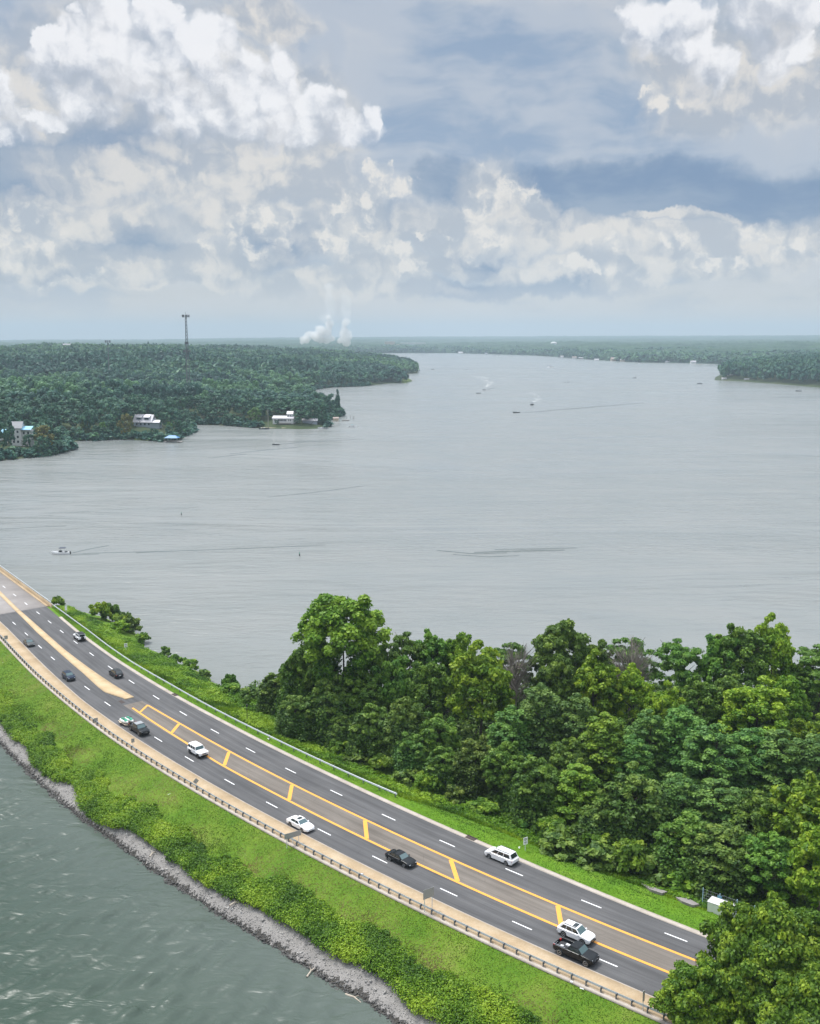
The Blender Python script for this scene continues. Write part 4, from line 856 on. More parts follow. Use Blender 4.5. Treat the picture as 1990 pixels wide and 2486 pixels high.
def merge_trees(P, z, H, W_, tpls, rg, tshift):
    Vs, Ts = [], []
    pick = rg.integers(0, len(tpls), len(P)); a = rg.uniform(0, 6.28, len(P))
    for i, (V_, T) in enumerate(tpls):
        k = np.where(pick == i)[0]
        if not len(k): continue
        ca, sa = np.cos(a[k])[:, None], np.sin(a[k])[:, None]
        X = (V_[None, :, 0] * ca - V_[None, :, 1] * sa) * W_[k][:, None] + P[k, 0][:, None]
        Y = (V_[None, :, 0] * sa + V_[None, :, 1] * ca) * W_[k][:, None] + P[k, 1][:, None]
        Z = V_[None, :, 2] * H[k][:, None] + z[k][:, None]
        Vs.append(np.stack([X, Y, Z], -1).reshape(-1, 3)); Ts.append((T[None] + tshift[k][:, None]).ravel())
    return np.concatenate(Vs), np.concatenate(Ts)
rg = np.random.default_rng(41)
P1, z1, s1 = scatter_land(LA, 11.5, (-1100, 20, 640, 1560), rg, -1.0); k = clear_mask(P1) & ((P1[:, 1] < 1250) | (rg.random(len(P1)) < .8)); k &= rg.random(len(P1)) < .86; P1, z1, s1 = P1[k], z1[k], s1[k]
dist = np.hypot(*P1.T); pxs = 995 + FPX * P1[:, 0] / (P1[:, 1] * math.cos(PITCH) + (CAMH - z1) * math.sin(PITCH)); shore_first = dist + np.clip(s1 - 12, 0, 300) * 3.0 + (pxs < -10) * 9999; order = np.argsort(shore_first); solo, rest = order[:225], order[225:]
sz = lambda n: rg.uniform(.75, 1.2, n)
vr = fbm(P1, .02, 57, 2) - .37; H = (17 + 14 * vr) * sz(len(P1)); W1 = 15.5 * rg.uniform(.65, 1.45, len(P1)); tipd = np.hypot(*(P1 - at(775, 1000, WZ)).T); H *= np.where(tipd < 130, .72, 1.0); H[s1 < 12] *= .6; W1[s1 < 12] *= .7
V_, T = merge_trees(P1[rest], z1[rest], H[rest], W1[rest], LOW, rg, (fbm(P1[rest], .010, 50) - .47) * 1.5 + rg.normal(size=len(rest)) * .20)
me = crown_mesh('woods', V_, T); me.materials.append(LF['far']); tag(link('woods', me), 'dense green wood covering the headland on the left', 'wood', kind='stuff')
P2, z2, s2 = scatter_land(LA, 12.5, (-1900, 60, 1560, 3300), rg, 2.0); k = rg.random(len(P2)) < .82; P2, z2, s2 = P2[k], z2[k], s2[k]
V_, T = merge_trees(P2, z2, (18 + 16 * (fbm(P2, .012, 58, 2) - .37)) * sz(len(P2)), 17 * rg.uniform(.65, 1.5, len(P2)), LOWFAR, rg, (fbm(P2, .006, 51) - .47) * 1.4 + rg.normal(size=len(P2)) * .12)
me = crown_mesh('woods', V_, T); me.materials.append(LF['far']); tag(link('woods', me), 'hazy wooded ridge and second headland behind the near left wood', 'wood', kind='stuff')
P3, z3, s3 = scatter_land(LB, 12, (470, 1500, 1500, 2500), rg, 9)
V_, T = merge_trees(P3, z3 + 1, 22 * sz(len(P3)), 18 * sz(len(P3)), LOWFAR, rg, (fbm(P3, .015, 52) - .5) * .5 + rg.normal(size=len(P3)) * .1 - .1)
me = crown_mesh('woods', V_, T); me.materials.append(LF['far']); tag(link('woods', me), 'dark wooded point reaching in from the right edge of the lake', 'wood', kind='stuff')
rg = np.random.default_rng(77); nfar = 9500; azf = rg.uniform(-12, 24, nfar); r0 = np.interp(azf, fs_az, fs_r); rf = r0 + 8 + 1500 * rg.random(nfar) ** 1.4
P4 = np.c_[rf * np.sin(np.radians(azf)), rf * np.cos(np.radians(azf))]; z4 = WZ + np.clip((rf - r0) / 260, 0, 1) * 7 + (fbm(P4, 1 / 260., 61, 2) - .4) * 22 * np.clip((rf - r0) / 300, 0, 1)
TINY = [lowpoly_crown(140 + i, 48, .2) for i in range(5)]
V_, T = merge_trees(P4, z4, 20 * rg.uniform(.7, 1.25, nfar), 23 * rg.uniform(.7, 1.3, nfar), TINY, rg, (fbm(P4, .004, 53) - .5) * .8 + rg.normal(size=nfar) * .18)
me = crown_mesh('woods', V_, T); me.materials.append(LF['far']); tag(link('woods', me), 'hazy green woods lining the far shore of the lake', 'wood', kind='stuff')
rg = np.random.default_rng(78); qx = rg.uniform(-700, -60, 60000); qy = rg.uniform(640, 1700, 60000); Pq = np.c_[qx, qy]; zq, sq = land_z(Pq, LA)
kq = (sq > -1.5) & (sq < 9) & (np.abs(np.degrees(np.arctan2(qx, qy))) < 25); Pq = Pq[kq][:2600]; zq = zq[kq][:2600]
kq = np.ones(len(Pq), bool)
for hx, hy, hr in ((352, 1058, 16), (420, 1062, 12), (700, 1040, 26), (760, 1038, 14), (815, 1014, 7)): kq &= np.hypot(*(Pq - at(hx, hy, WZ)).T) > hr
Pq = Pq[kq]; zq = zq[kq]; V_, T = merge_trees(Pq, zq - .8, rg.uniform(3, 7, len(Pq)), rg.uniform(4, 9, len(Pq)), TINY, rg, rg.normal(size=len(Pq)) * .15 - .1)
me = crown_mesh('undergrowth', V_, T); me.materials.append(LF['far']); tag(link('undergrowth', me), 'low bushes overhanging the water along the left shore', 'bushes', kind='stuff')
# single trees of the near left shore (each its own object)
MIDC = []
for i in range(6):
    rg2 = np.random.default_rng(300 + i); c, r = dome_puffs(rg2, 34, .40, .42, .55, lo=-.6, pr=(.16, .27))
    if i == 4: c = c * np.array([.75, .75, 1]); c[:, :2] *= (1.2 - c[:, 2:3] * .8)
    V_, T = puff_leaves(c, r, 44, .04, rg2, flat=.85, tint0=rg2.uniform(.3, .65, len(c)), up=.4, rnd=.3)
    me = crown_mesh('crown', V_, T); me.materials.append(LF['far']); MIDC.append(me)
LFS = [leaf_mat('shore_leaves_pale', (.05, .10, .02), (.09, .17, .035), (.15, .23, .05), .2), leaf_mat('shore_leaves_olive', (.05, .075, .012), (.12, .14, .02), (.2, .2, .03), .2)]
mm = []
for j, lm in enumerate(LFS):
    me = MIDC[j].copy(); me.materials.clear(); me.materials.append(lm); mm.append(me)
o = trunk_mb(1, .022, 5, .8).build('trunk', M_['bark'], smooth=True); tkm = o.data; bpy.data.objects.remove(o)
def shore_tree(xy, z, H, W_, me, label, group):
    e = empty('shore_tree', (float(xy[0]), float(xy[1]), float(z)), random.uniform(0, 6.28)); e.scale = (W_, W_, H); tag(e, label, 'tree', group); link('crown', me, parent=e); link('trunk', tkm, parent=e); return e
def ordw(n):
    ones = ['', 'first', 'second', 'third', 'fourth', 'fifth', 'sixth', 'seventh', 'eighth', 'ninth']; teens = ['tenth', 'eleventh', 'twelfth', 'thirteenth', 'fourteenth', 'fifteenth', 'sixteenth', 'seventeenth', 'eighteenth', 'nineteenth']
    tens = {2: ('twentieth', 'twenty'), 3: ('thirtieth', 'thirty'), 4: ('fortieth', 'forty'), 5: ('fiftieth', 'fifty'), 6: ('sixtieth', 'sixty'), 7: ('seventieth', 'seventy'), 8: ('eightieth', 'eighty'), 9: ('ninetieth', 'ninety')}
    if n >= 100: return 'hundred-' + ordw(n - 100) if n > 100 else 'hundredth'
    if n < 10: return ones[n]
    if n < 20: return teens[n - 10]
    return tens[n // 10][0] if n % 10 == 0 else tens[n // 10][1] + '-' + ones[n % 10]
def photo_x(p, z):
    yy = p[1] * math.cos(PITCH) + (CAMH - z) * math.sin(PITCH); return 995 + FPX * p[0] / yy
SECT = [(40, 'at the left edge'), (110, 'above the tall white house'), (200, 'above the cove'), (290, 'left of the metal-roofed house'), (395, 'behind the metal-roofed house'), (520, 'behind the blue boathouse'), (640, 'left of the utility pole'), (735, 'behind the long white house'), (9999, 'at the headland tip')]
solo = sorted(solo, key=lambda i: photo_x(P1[i], z1[i])); cnts = {}
for n_, i in enumerate(solo):
    px_ = photo_x(P1[i], z1[i]); w_ = next(t for lim, t in SECT if px_ < lim); cnts[w_] = cnts.get(w_, 0) + 1
    shore_tree(P1[i], z1[i] - .3, H[i], W1[i], MIDC[n_ % 6], f'dark tree, {ordw(cnts[w_])} from the left, front rows {w_}', 'trees of the left headland')
SPEC = [(672, 1036, 1018, 5, None, 'low dark bush before the left end of the long white house'), (722, 1036, 1012, 6, None, 'small tree before the right end of the long white house'), (66, 1102, 1052, 7, None, 'small dark tree in front of the right half of the tall white shore house'), (20, 1102, 1045, 9, None, 'dark tree in front of the left porch of the tall white shore house'), (108, 1099, 1032, 15, 1, 'olive-topped tree right of the tall white shore house'), (28, 1096, 1022, 13, None, 'dark tree leaning over the left side of the tall white shore house'), (207, 1062, 1016, 8, 0, 'pale green tree on the cove shore left of the metal-roofed house'),
        (250, 1063, 1022, 8, 0, 'slim pale green tree between the cove and the metal-roofed house'), (305, 1064, 1004, 13, 1, 'broad olive tree close on the left of the metal-roofed house'), (372, 1066, 1037, 8, None, 'low dark tree on the waterfront lawn below the metal-roofed house'),
        (398, 1052, 1000, 9, None, 'brownish tree just right of the metal-roofed house'), (412, 1056, 1022, 7, 0, 'small pale tree behind the blue-roofed boathouse'), (437, 1056, 1020, 8, None, 'dark tree right of the blue-roofed boathouse'),
        (618, 1034, 986, 15, 0, 'rounded grey-green tree on the shore left of the long white house'), (742, 1030, 975, 14, None, 'wide dark tree right of the long white house'), (782, 1032, 975, 13, None, 'dark tree at the tip of the headland beyond the white house'),
        (800, 1012, 955, 15, None, 'tall dark tree near the tip of the headland'), (820, 1008, 948, 11, None, 'outermost open-crowned tree on the tip of the headland'), (770, 1010, 950, 14, None, 'dark tree on the skyline of the headland tip')]
for px, pb, pt, W_, mi_, lab in SPEC:
    xy = at(px, pb, WZ + 1); z = float(land_z(xy, LA)[0][0]); H_ = top_z(px, pt, xy) - z
    shore_tree(xy, z - .4, H_, W_, MIDC[int(px) % 6] if mi_ is None else mm[mi_], lab, 'single trees of the left shore')

# ------------------------------------------------------------------ buildings across the lake
M_['whitewall'] = plain('white_siding', (.58, .58, .57), .7, noise_amt=.05, nscale=.6)
M_['greywall'] = plain('grey_blue_siding', (.30, .34, .38), .75, noise_amt=.08, nscale=.6)
M_['metalroof'] = plain('pale_metal_roof', (.52, .50, .52), .5, noise_amt=.06, nscale=.5)
M_['greyroof'] = plain('grey_shingle_roof', (.30, .30, .31), .9, noise_amt=.15, nscale=.6)
M_['tanroof'] = plain('pinkish_shingle_roof', (.34, .27, .24), .9, noise_amt=.15, nscale=.6)
M_['blueroof'] = plain('blue_metal_roof', (.06, .20, .42), .5, noise_amt=.1, nscale=.5)
M_['paleblue'] = plain('light_blue_awning', (.22, .48, .66), .5, noise_amt=.1, nscale=.5)
M_['winglass'] = plain('window_glass', (.03, .04, .05), .12, noise_amt=.05)
M_['timber'] = plain('dock_timber', (.26, .24, .22), .9, noise_amt=.2, nscale=1)
M_['sandy'] = plain('sandy_wall', (.48, .40, .30), .9, noise_amt=.15, nscale=1)
M_['lawn'] = ground_mat('lawn', [(.3, (.06, .10, .02)), (.7, (.13, .17, .05))], .2, 5)
def gable(parent, w, d, h, rh, wall, roof, over=.5, off=(0, 0, 0), win=None, rname='roof', wname='wall'):
    ox, oy, oz = off; m = MB(); m.box(ox - w / 2, ox + w / 2, oy - d / 2, oy + d / 2, oz - 1.5, oz + h)
    m.add([(ox - w / 2, oy - d / 2, oz + h), (ox - w / 2, oy + d / 2, oz + h), (ox - w / 2, oy, oz + h + rh)], [(0, 1, 2)]); m.add([(ox + w / 2, oy - d / 2, oz + h), (ox + w / 2, oy + d / 2, oz + h), (ox + w / 2, oy, oz + h + rh)], [(0, 2, 1)])
    m.build(wname, wall, parent)
    m = MB(); a = w / 2 + over; b = d / 2 + over; dz = rh / (d / 2) * over; t = .22
    for sg in (-1, 1):
        m.add([(ox - a, oy + sg * b, oz + h - dz), (ox + a, oy + sg * b, oz + h - dz), (ox + a, oy, oz + h + rh), (ox - a, oy, oz + h + rh), (ox - a, oy + sg * b, oz + h - dz + t), (ox + a, oy + sg * b, oz + h - dz + t), (ox + a, oy, oz + h + rh + t), (ox - a, oy, oz + h + rh + t)],
              [(0, 1, 2, 3), (7, 6, 5, 4), (0, 4, 5, 1), (1, 5, 6, 2), (3, 2, 6, 7), (0, 3, 7, 4)])
    m.build(rname, roof, parent)
    for (wx, wz, ww, wh) in win or []:
        q = MB(); q.box(ox + wx - ww / 2, ox + wx + ww / 2, oy - d / 2 - .06, oy - d / 2 + .05, oz + wz, oz + wz + wh); q.build('window', M_['winglass'], parent)
def building(px, py, label, rz=0, cat='house', name='house', z=None, group=None, poly=LA):
    xy = at(px, py, WZ + 2); zz = float(land_z(xy, poly)[0][0]) if z is None else z
    e = empty(name, (float(xy[0]), float(xy[1]), zz), R(rz)); tag(e, label, cat, group); return e
h = building(45, 1086, 'tall white shore house with light blue awnings half hidden by trees at the left edge', 4)
gable(h, 7.5, 9, 12.5, 4.0, M_['whitewall'], M_['greyroof'], win=[(-1.6, 2, 1.3, 1.6), (1.2, 2, 1.3, 1.6), (-1.6, 5.4, 1.3, 1.6), (1.2, 5.4, 1.3, 1.6), (-1.6, 9, 1.3, 1.6), (1.2, 9, 1.3, 1.6)])
m = MB(); m.box(3.8, 10, -3.5, 3.5, -1.5, 10.5); m.build('side_wing', M_['whitewall'], h)
for (x0, x1, zz) in ((3.2, 10.6, 11.2), (-11, -5.5, 9.2)):
    m = MB(); m.add([(x0, -5.2, zz), (x1, -5.2, zz), (x1, 2, zz + 1.8), (x0, 2, zz + 1.8), (x0, -5.2, zz + .2), (x1, -5.2, zz + .2), (x1, 2, zz + 2), (x0, 2, zz + 2)], [(0, 1, 2, 3), (7, 6, 5, 4), (0, 4, 5, 1), (1, 5, 6, 2), (2, 6, 7, 3), (0, 3, 7, 4)]); m.build('awning', M_['paleblue'], h)
for wz in (1.6, 4.8, 8.0):
    for wx in (5.2, 8.2): m = MB(); m.box(wx - .6, wx + .6, -3.58, -3.4, wz, wz + 1.7); m.build('window', M_['winglass'], h)
for x in (-10.5, -6): m = MB(); m.box(x - .2, x + .2, -5, -4.6, -2, 9.2); m.build('column', M_['whitewall'], h)
m = MB(); m.box(-11, -5.5, -4.9, 1, 4.2, 4.5); m.box(-11, -5.5, -4.9, -4.8, 4.5, 5.5); m.build('balcony', M_['whitewall'], h)
h = building(352, 1046, 'blue-grey house with a pale metal roof and two dormers above a waterfront lawn', -8)
gable(h, 15, 10, 4.2, 5.2, M_['greywall'], M_['metalroof'], .8, win=[(-5, 1.2, 1.4, 1.6), (-1.5, 1.2, 1.4, 1.6), (2, 1.2, 1.4, 1.6), (5.4, 1.2, 1.4, 1.6)])
gable(h, 7, 7, 3.6, 1.6, M_['greywall'], M_['metalroof'], .7, off=(10.8, -1.5, 0), rname='wing_roof', wname='wing_wall')
for x in (-3.4, 3.2):
    m = MB(); m.box(x - 2.3, x + 2.3, -4.0, .2, 5.2, 7.5); m.build('dormer', M_['greywall'], h); m = MB(); m.box(x - 1.5, x + 1.5, -4.08, -3.95, 5.8, 7.1); m.build('window', M_['winglass'], h)
    m = MB(); m.add([(x - 2.7, -4.6, 7.4), (x + 2.7, -4.6, 7.4), (x + 2.7, .6, 9.6), (x - 2.7, .6, 9.6), (x - 2.7, -4.6, 7.6), (x + 2.7, -4.6, 7.6), (x + 2.7, .6, 9.8), (x - 2.7, .6, 9.8)], [(0, 1, 2, 3), (7, 6, 5, 4), (0, 4, 5, 1), (1, 5, 6, 2), (2, 6, 7, 3), (0, 3, 7, 4)]); m.build('dormer_roof', M_['metalroof'], h)
h = building(418, 1067, 'open boathouse with a blue hipped roof over the water', -6, 'boathouse', 'boathouse', z=WZ)
m = MB(); m.add([(-5.2, -3.4, 3.4), (5.2, -3.4, 3.4), (5.2, 3.4, 3.4), (-5.2, 3.4, 3.4), (-2.6, 0, 5.2), (2.6, 0, 5.2)], [(0, 1, 5, 4), (1, 2, 5), (2, 3, 4, 5), (3, 0, 4), (3, 2, 1, 0)]); m.build('roof', M_['blueroof'], h)
for x in (-4.8, 0, 4.8):
    for y in (-3, 3): m = MB(); m.box(x - .12, x + .12, y - .12, y + .12, -2, 3.5); m.build('post', M_['timber'], h)
m = MB(); m.box(-9, 7.5, 2.2, 3.6, .3, .6); m.box(-5.4, -4.4, -3.6, 3, .3, .6); m.box(4.4, 7.6, -3.6, 3, .3, .6); m.build('dock', M_['timber'], h)
h = building(690, 1031, 'long low white house with an upper gable on the headland waterfront', -7)
h.scale = (.85, .85, .85)
gable(h, 22, 11, 5.2, 2.0, M_['whitewall'], M_['metalroof'], .7, win=[(-8.5, 2.4, 1.5, 1.5)] + [(-4.6 + 1.5 * k, 2.2, 1.2, 1.8) for k in range(6)] + [(6.2, 2.2, .9, 1.8), (8, 2.2, .9, 1.8)])
gable(h, 6.0, 6.5, 9.6, 2.4, M_['whitewall'], M_['metalroof'], .5, off=(6.5, 1.0, 0), rname='upper_roof', wname='upper_wall', win=[(-1.6, 7, 1.2, 1.4), (.8, 7, 1.2, 1.4)])
m = MB(); m.box(-5, 9, -8.5, -5.6, -.2, .5); m.build('terrace', M_['timber'], h)
h = building(752, 1030, 'low grey outbuilding with a pale roof right of the long white house', 4)
gable(h, 13, 6, 2.2, 1.4, M_['greywall'], M_['metalroof'], .6)
h = building(815, 1017, 'small sandy shed among the trees at the headland tip', 6, 'shed', 'shed', z=WZ + .8); gable(h, 5, 4, 1.8, 1, M_['sandy'], M_['tanroof'], .3)
def bank(poly_px, z, label, mat='lawn', hgt=1.0):
    P = [at(x, y, WZ) for x, y in poly_px]; m = MB(); n = len(P); c = sum(P) / n
    top = [(*(c + (p - c) * .86), WZ + hgt) for p in P]; mid = [(*p, WZ + .05) for p in P]; low = [(*(c + (p - c) * 1.02), WZ - 1) for p in P]
    m.loft([low, mid, top]); o = m.build('land', M_[mat]); tag(o, kind='structure'); return o
bank([(700, 1035), (715, 1028), (745, 1026), (795, 1030), (797, 1035), (780, 1036), (720, 1036)], 0, '')
bank([(440, 1052), (450, 1040), (468, 1044), (473, 1047), (462, 1050), (445, 1056)], 0, '')
bank([(640, 1034), (680, 1028), (705, 1032), (700, 1037), (660, 1040), (636, 1039)], 0, '', hgt=.8)
bank([(325, 1068), (345, 1054), (378, 1053), (388, 1064), (360, 1070)], 0, '', hgt=1.6)
bank([(972, 929), (978, 922), (990, 921), (1000, 926), (985, 930)], 0, '', hgt=3)
# small houses and docks along the far shores
FARH = [(165, 893, 18, 9, 'whitewall', 'greyroof', 'pale house deep in the woods left of the lattice tower'), (203, 888, 12, 8, 'greywall', 'metalroof', 'pale-roofed house right of the other house in the woods'),
        (660, 925, 16, 5, 'whitewall', 'greyroof', 'white house at the clearing on the second headland'), (757, 926, 12, 5, 'greywall', 'tanroof', 'brownish house in the trees of the second headland'), (918, 900, 14, 5, 'greywall', 'metalroof', 'grey-roofed house in the trees near the second headland tip')]
for px, py, w, hh, a, b_, lab in FARH:
    h = building(px, py, lab, (px * 7) % 40 - 20); gable(h, w, w * .6, hh, w * .16, M_[a], M_[b_], .6, win=[(-w * .25, hh * .4, 1.6, 1.5), (w * .22, hh * .4, 1.6, 1.5)])
    h.location.z += 12 if py < 895 else 3
def shoreh(px, py, w, hh, a, b_, lab, nm='house', cat='house'):
    d = at(px, py, WZ); xy = d * 1.006; e = empty(nm, (float(xy[0]), float(xy[1]), WZ + 1.0), R((px * 13) % 30 - 15)); tag(e, lab, cat, 'buildings along the far shore')
    gable(e, w, w * .55, hh, w * .14, M_[a], M_[b_], .6)
SH = [(1040, 857, 14, 5, 'whitewall', 'greyroof'), (1118, 858, 22, 3, 'whitewall', 'metalroof'), (1180, 861, 12, 4, 'greywall', 'greyroof'), (1350, 866, 18, 6, 'whitewall', 'greyroof'), (1364, 868, 12, 3.5, 'whitewall', 'metalroof'), (1394, 871, 16, 4, 'whitewall', 'tanroof'),
      (1410, 872, 16, 3, 'timber', 'greyroof'), (1448, 876, 14, 3, 'whitewall', 'metalroof'), (1492, 877, 26, 7, 'sandy', 'tanroof'), (1512, 878, 18, 4, 'sandy', 'metalroof'), (1552, 878, 18, 6, 'whitewall', 'tanroof'), (1574, 878, 22, 8, 'sandy', 'tanroof'), (1620, 881, 14, 3, 'whitewall', 'metalroof'), (1645, 881, 18, 5, 'sandy', 'greyroof'), (1682, 883, 16, 5, 'whitewall', 'metalroof')]
NUM = ['easternmost'] ; base_l = {'whitewall': 'white', 'greywall': 'grey', 'sandy': 'tan', 'timber': 'brown'}; roof_l = {'greyroof': 'dark grey roof', 'metalroof': 'pale roof', 'tanroof': 'pinkish roof'}
for i, (px, py, w, hh, a, b_) in enumerate(SH):
    shoreh(px, py, w, hh, a, b_, f'small {base_l[a]} house with {roof_l[b_]}, {(ORD + ["fifteenth"])[i]} from the left on the far shore')
for px, py, w, hh, lab in ((1773, 916, 12, 5, 'white house under the trees of the right-hand point'), (1757, 922, 8, 2.2, 'low white boathouse at the tip of the right-hand point'), (1812, 924, 8, 2.2, 'small white boat shelter along the beach of the right-hand point')):
    d = at(px, py, WZ + 1); e = empty('house', (float(d[0]), float(d[1]), WZ + 1.3), R(-10)); tag(e, lab, 'house'); gable(e, w, w * .6, hh, w * .15, M_['whitewall'], M_['metalroof'], .5)
for px, py, lab in ((1822, 886, 'pale-roofed house beyond the right-hand point'), (1888, 886, 'long pale-roofed house beyond the right-hand point at the right edge')):
    d = at(px, py, WZ + 1); e = empty('house', (float(d[0]) , float(d[1]), WZ + 4), R(5)); tag(e, lab, 'house'); gable(e, 26 if px < 1850 else 40, 14, 9, 4, M_['greywall'], M_['metalroof'], .6)
# plant buildings and the white dome far behind
def far_box(px, pb, w, d, h, dist, label, wall, roof, name='building', dome=False):
    a, _ = ang(px, pb); x = dist * math.sin(R(a)); y = dist * math.cos(R(a)); z = top_z(px, pb, (x, y)); e = empty(name, (x, y, z), R(-a)); tag(e, label, 'building' if not dome else 'tank')
    if dome:
        m = MB(); rings = [[(w / 2 * math.cos(t) * c, w / 2 * math.sin(t) * c, h * s_) for t in np.linspace(0, 2 * math.pi, 20)[:-1]] for c, s_ in ((.93, -.6), (1, 0), (.97, .35), (.8, .75), (.45, .95), (.05, 1.0))]; m.loft(rings); m.build('shell', wall, e, smooth=True); m = MB(); m.tube((0, 0, -14), (0, 0, -h * .3), w * .12, n=10); m.build('stem', wall, e); return e
    m = MB(); m.box(-w / 2, w / 2, 0, d, -25, h); m.build('wall', wall, e); m = MB(); m.box(-w / 2 - 1, w / 2 + 1, -1, d + 1, h, h + 1.2); m.build('roof', roof, e); return e
e = far_box(946, 839, 62, 60, 24, 5000 * 1.25, 'beige block with a shallow gabled roof beyond the second headland', M_['sandy'], M_['metalroof'])
e = far_box(968, 841, 70, 50, 10, 6100, 'low brownish building between the two pale buildings beyond the headland', M_['tanroof'], M_['sandy'])
e = far_box(1002, 841, 150, 70, 20, 6200, 'long pale flat-roofed building beyond the second headland', M_['whitewall'], M_['metalroof'])
for k in range(9): m = MB(); m.box(-70 + k * 16, -60 + k * 16, -.8, .3, 2, 12); m.build('window', M_['greyroof'], e)
e = far_box(1088, 846, 56, 40, 9, 5700, 'low pale building right of the long flat-roofed one', M_['whitewall'], M_['metalroof'])
far_box(1344, 834, 34, 30, 9, 5600, 'white domed water tank standing above the far woods', M_['whitewall'], M_['whitewall'], 'water_tower', dome=True)

# lattice tower and the smaller mast
def lattice(px, ptop, dist, base_w, top_w, label, seg, head):
    a, _ = ang(px, ptop); x = dist * math.tan(R(a)); y = dist; zt = top_z(px, ptop, (x, y)); zg = float(land_z(np.array([x, y]), LA)[0][0]); Ht = zt - zg
    e = empty('radio_tower', (x, y, zg)); tag(e, label, 'tower')
    rad = lambda t: base_w / 2 + (top_w - base_w) / 2 * min(1, t * 1.0); legs = [(math.cos(k * 2.094 + .3), math.sin(k * 2.094 + .3)) for k in range(3)]
    for lx, ly in legs: m = MB(); m.tube((lx * rad(0), ly * rad(0), -1), (lx * rad(1), ly * rad(1), Ht * .97), .34, .26, 5); m.build('leg', M_['post'], e)
    m = MB(); zs = np.linspace(0, Ht * .97, seg)
    for i in range(seg - 1):
        for k in range(3):
            p = legs[k]; q = legs[(k + 1) % 3]; r0, r1 = rad(zs[i] / Ht), rad(zs[i + 1] / Ht)
            m.tube((p[0] * r0, p[1] * r0, zs[i]), (q[0] * r1, q[1] * r1, zs[i + 1]), .13, n=3); m.tube((q[0] * r0, q[1] * r0, zs[i]), (p[0] * r1, p[1] * r1, zs[i + 1]), .13, n=3); m.tube((p[0] * r1, p[1] * r1, zs[i + 1]), (q[0] * r1, q[1] * r1, zs[i + 1]), .13, n=3)
    m.build('bracing', M_['post'], e)
    for hz, hw in head:
        m = MB(); z = Ht * hz
        for k in range(3):
            c = Vector((math.cos(k * 2.094 - .5), math.sin(k * 2.094 - .5), 0)); t = Vector((-c.y, c.x, 0)); m.tube(c * .5 + Vector((0, 0, z)), c * hw * .5 + Vector((0, 0, z)), .14, n=4)
            for j in (-1, -.35, .35, 1): p = c * hw * .5 + t * j * hw * .42; m.box(p.x - .28, p.x + .28, p.y - .28, p.y + .28, z - 1.2, z + 1.4)
            m.tube(c * hw * .5 - t * hw * .45 + Vector((0, 0, z)), c * hw * .5 + t * hw * .45 + Vector((0, 0, z)), .12, n=4)
        m.build('antennas', M_['post'], e)
    m = MB(); m.tube((0, 0, Ht * .97), (0, 0, Ht + 2), .12, n=4); m.build('spike', M_['post'], e); return e
lattice(450, 762, 1080, 5.2, 1.6, 'tall three-legged lattice radio tower standing in the woods on the left', 26, [(.975, 5.6), (.80 - .13, 2.6), (.58, 5.4)])
a, _ = ang(261, 826); x = 1500 * math.tan(R(a)); zt = top_z(261, 826, (x, 1500)); e = empty('radio_mast', (x, 1500, zt - 45)); tag(e, 'short antenna mast poking above the wooded ridge left of the lattice tower', 'mast')
m = MB(); m.tube((0, 0, 0), (0, 0, 45), .7, .45, 8); m.build('pole', M_['post'], e)
m = MB()
for k in range(10): t = k * .628; m.box(3.6 * math.cos(t) - .4, 3.6 * math.cos(t) + .4, 3.6 * math.sin(t) - .4, 3.6 * math.sin(t) + .4, 41.5, 45); m.tube((0, 0, 43), (3.6 * math.cos(t), 3.6 * math.sin(t), 43), .15, n=4)
m.build('antennas', M_['post'], e)
xy = at(651, 1036, WZ + 2); e = empty('utility_pole', (float(xy[0]), float(xy[1]), WZ)); tag(e, 'wooden utility pole between the rounded tree and the long white house', 'pole'); m = MB(); m.tube((0, 0, 0), (0, 0, 17), .22, .15, 6); m.build('pole', M_['timber'], e); m = MB(); m.box(-1.2, 1.2, -.08, .08, 15.6, 15.85); m.build('crossarm', M_['timber'], e)

# ------------------------------------------------------------------ vehicles
def paint(name, col, coat=.3, rough=.3): return plain(name, col, rough, 0, .3 if col[0] > .05 else .22, .03, 2, coat if col[0] > .05 else .08)
PT = {'white': paint('white_paint', (.80, .80, .81)), 'black': paint('black_paint', (.010, .012, .014)), 'grey': paint('dark_grey_paint', (.055, .06, .06)), 'blue': paint('dark_blue_paint', (.012, .022, .045)), 'greypaint_and_reflection': paint('grey_paint_and_roof_reflection', (.30, .31, .32)), 'coal': paint('charcoal_paint', (.022, .024, .026))}
M_['glass'] = plain('tinted_glass', (.018, .028, .030), .06, 0, .8, .02)
M_['shield'] = plain('windscreen_glass', (.07, .12, .125), .08, 0, .8, .05)  # teal-grey base colour puts the reflected sky into the glass
M_['tyre'] = plain('tyre_rubber', (.018, .018, .018), .85)
M_['rim'] = plain('alloy_rim', (.55, .56, .58), .35, .7)
M_['darkrim'] = plain('dark_rim', (.08, .08, .085), .4, .6)
M_['trim'] = plain('black_trim', (.02, .02, .022), .7)
M_['lampw'] = plain('headlamp_lens', (.62, .66, .70), .12, .2)
M_['lampr'] = plain('tail_lamp_lens', (.35, .015, .012), .2)
M_['chrome'] = plain('chrome_trim', (.65, .66, .68), .2, .9)
wheel_cache = {}
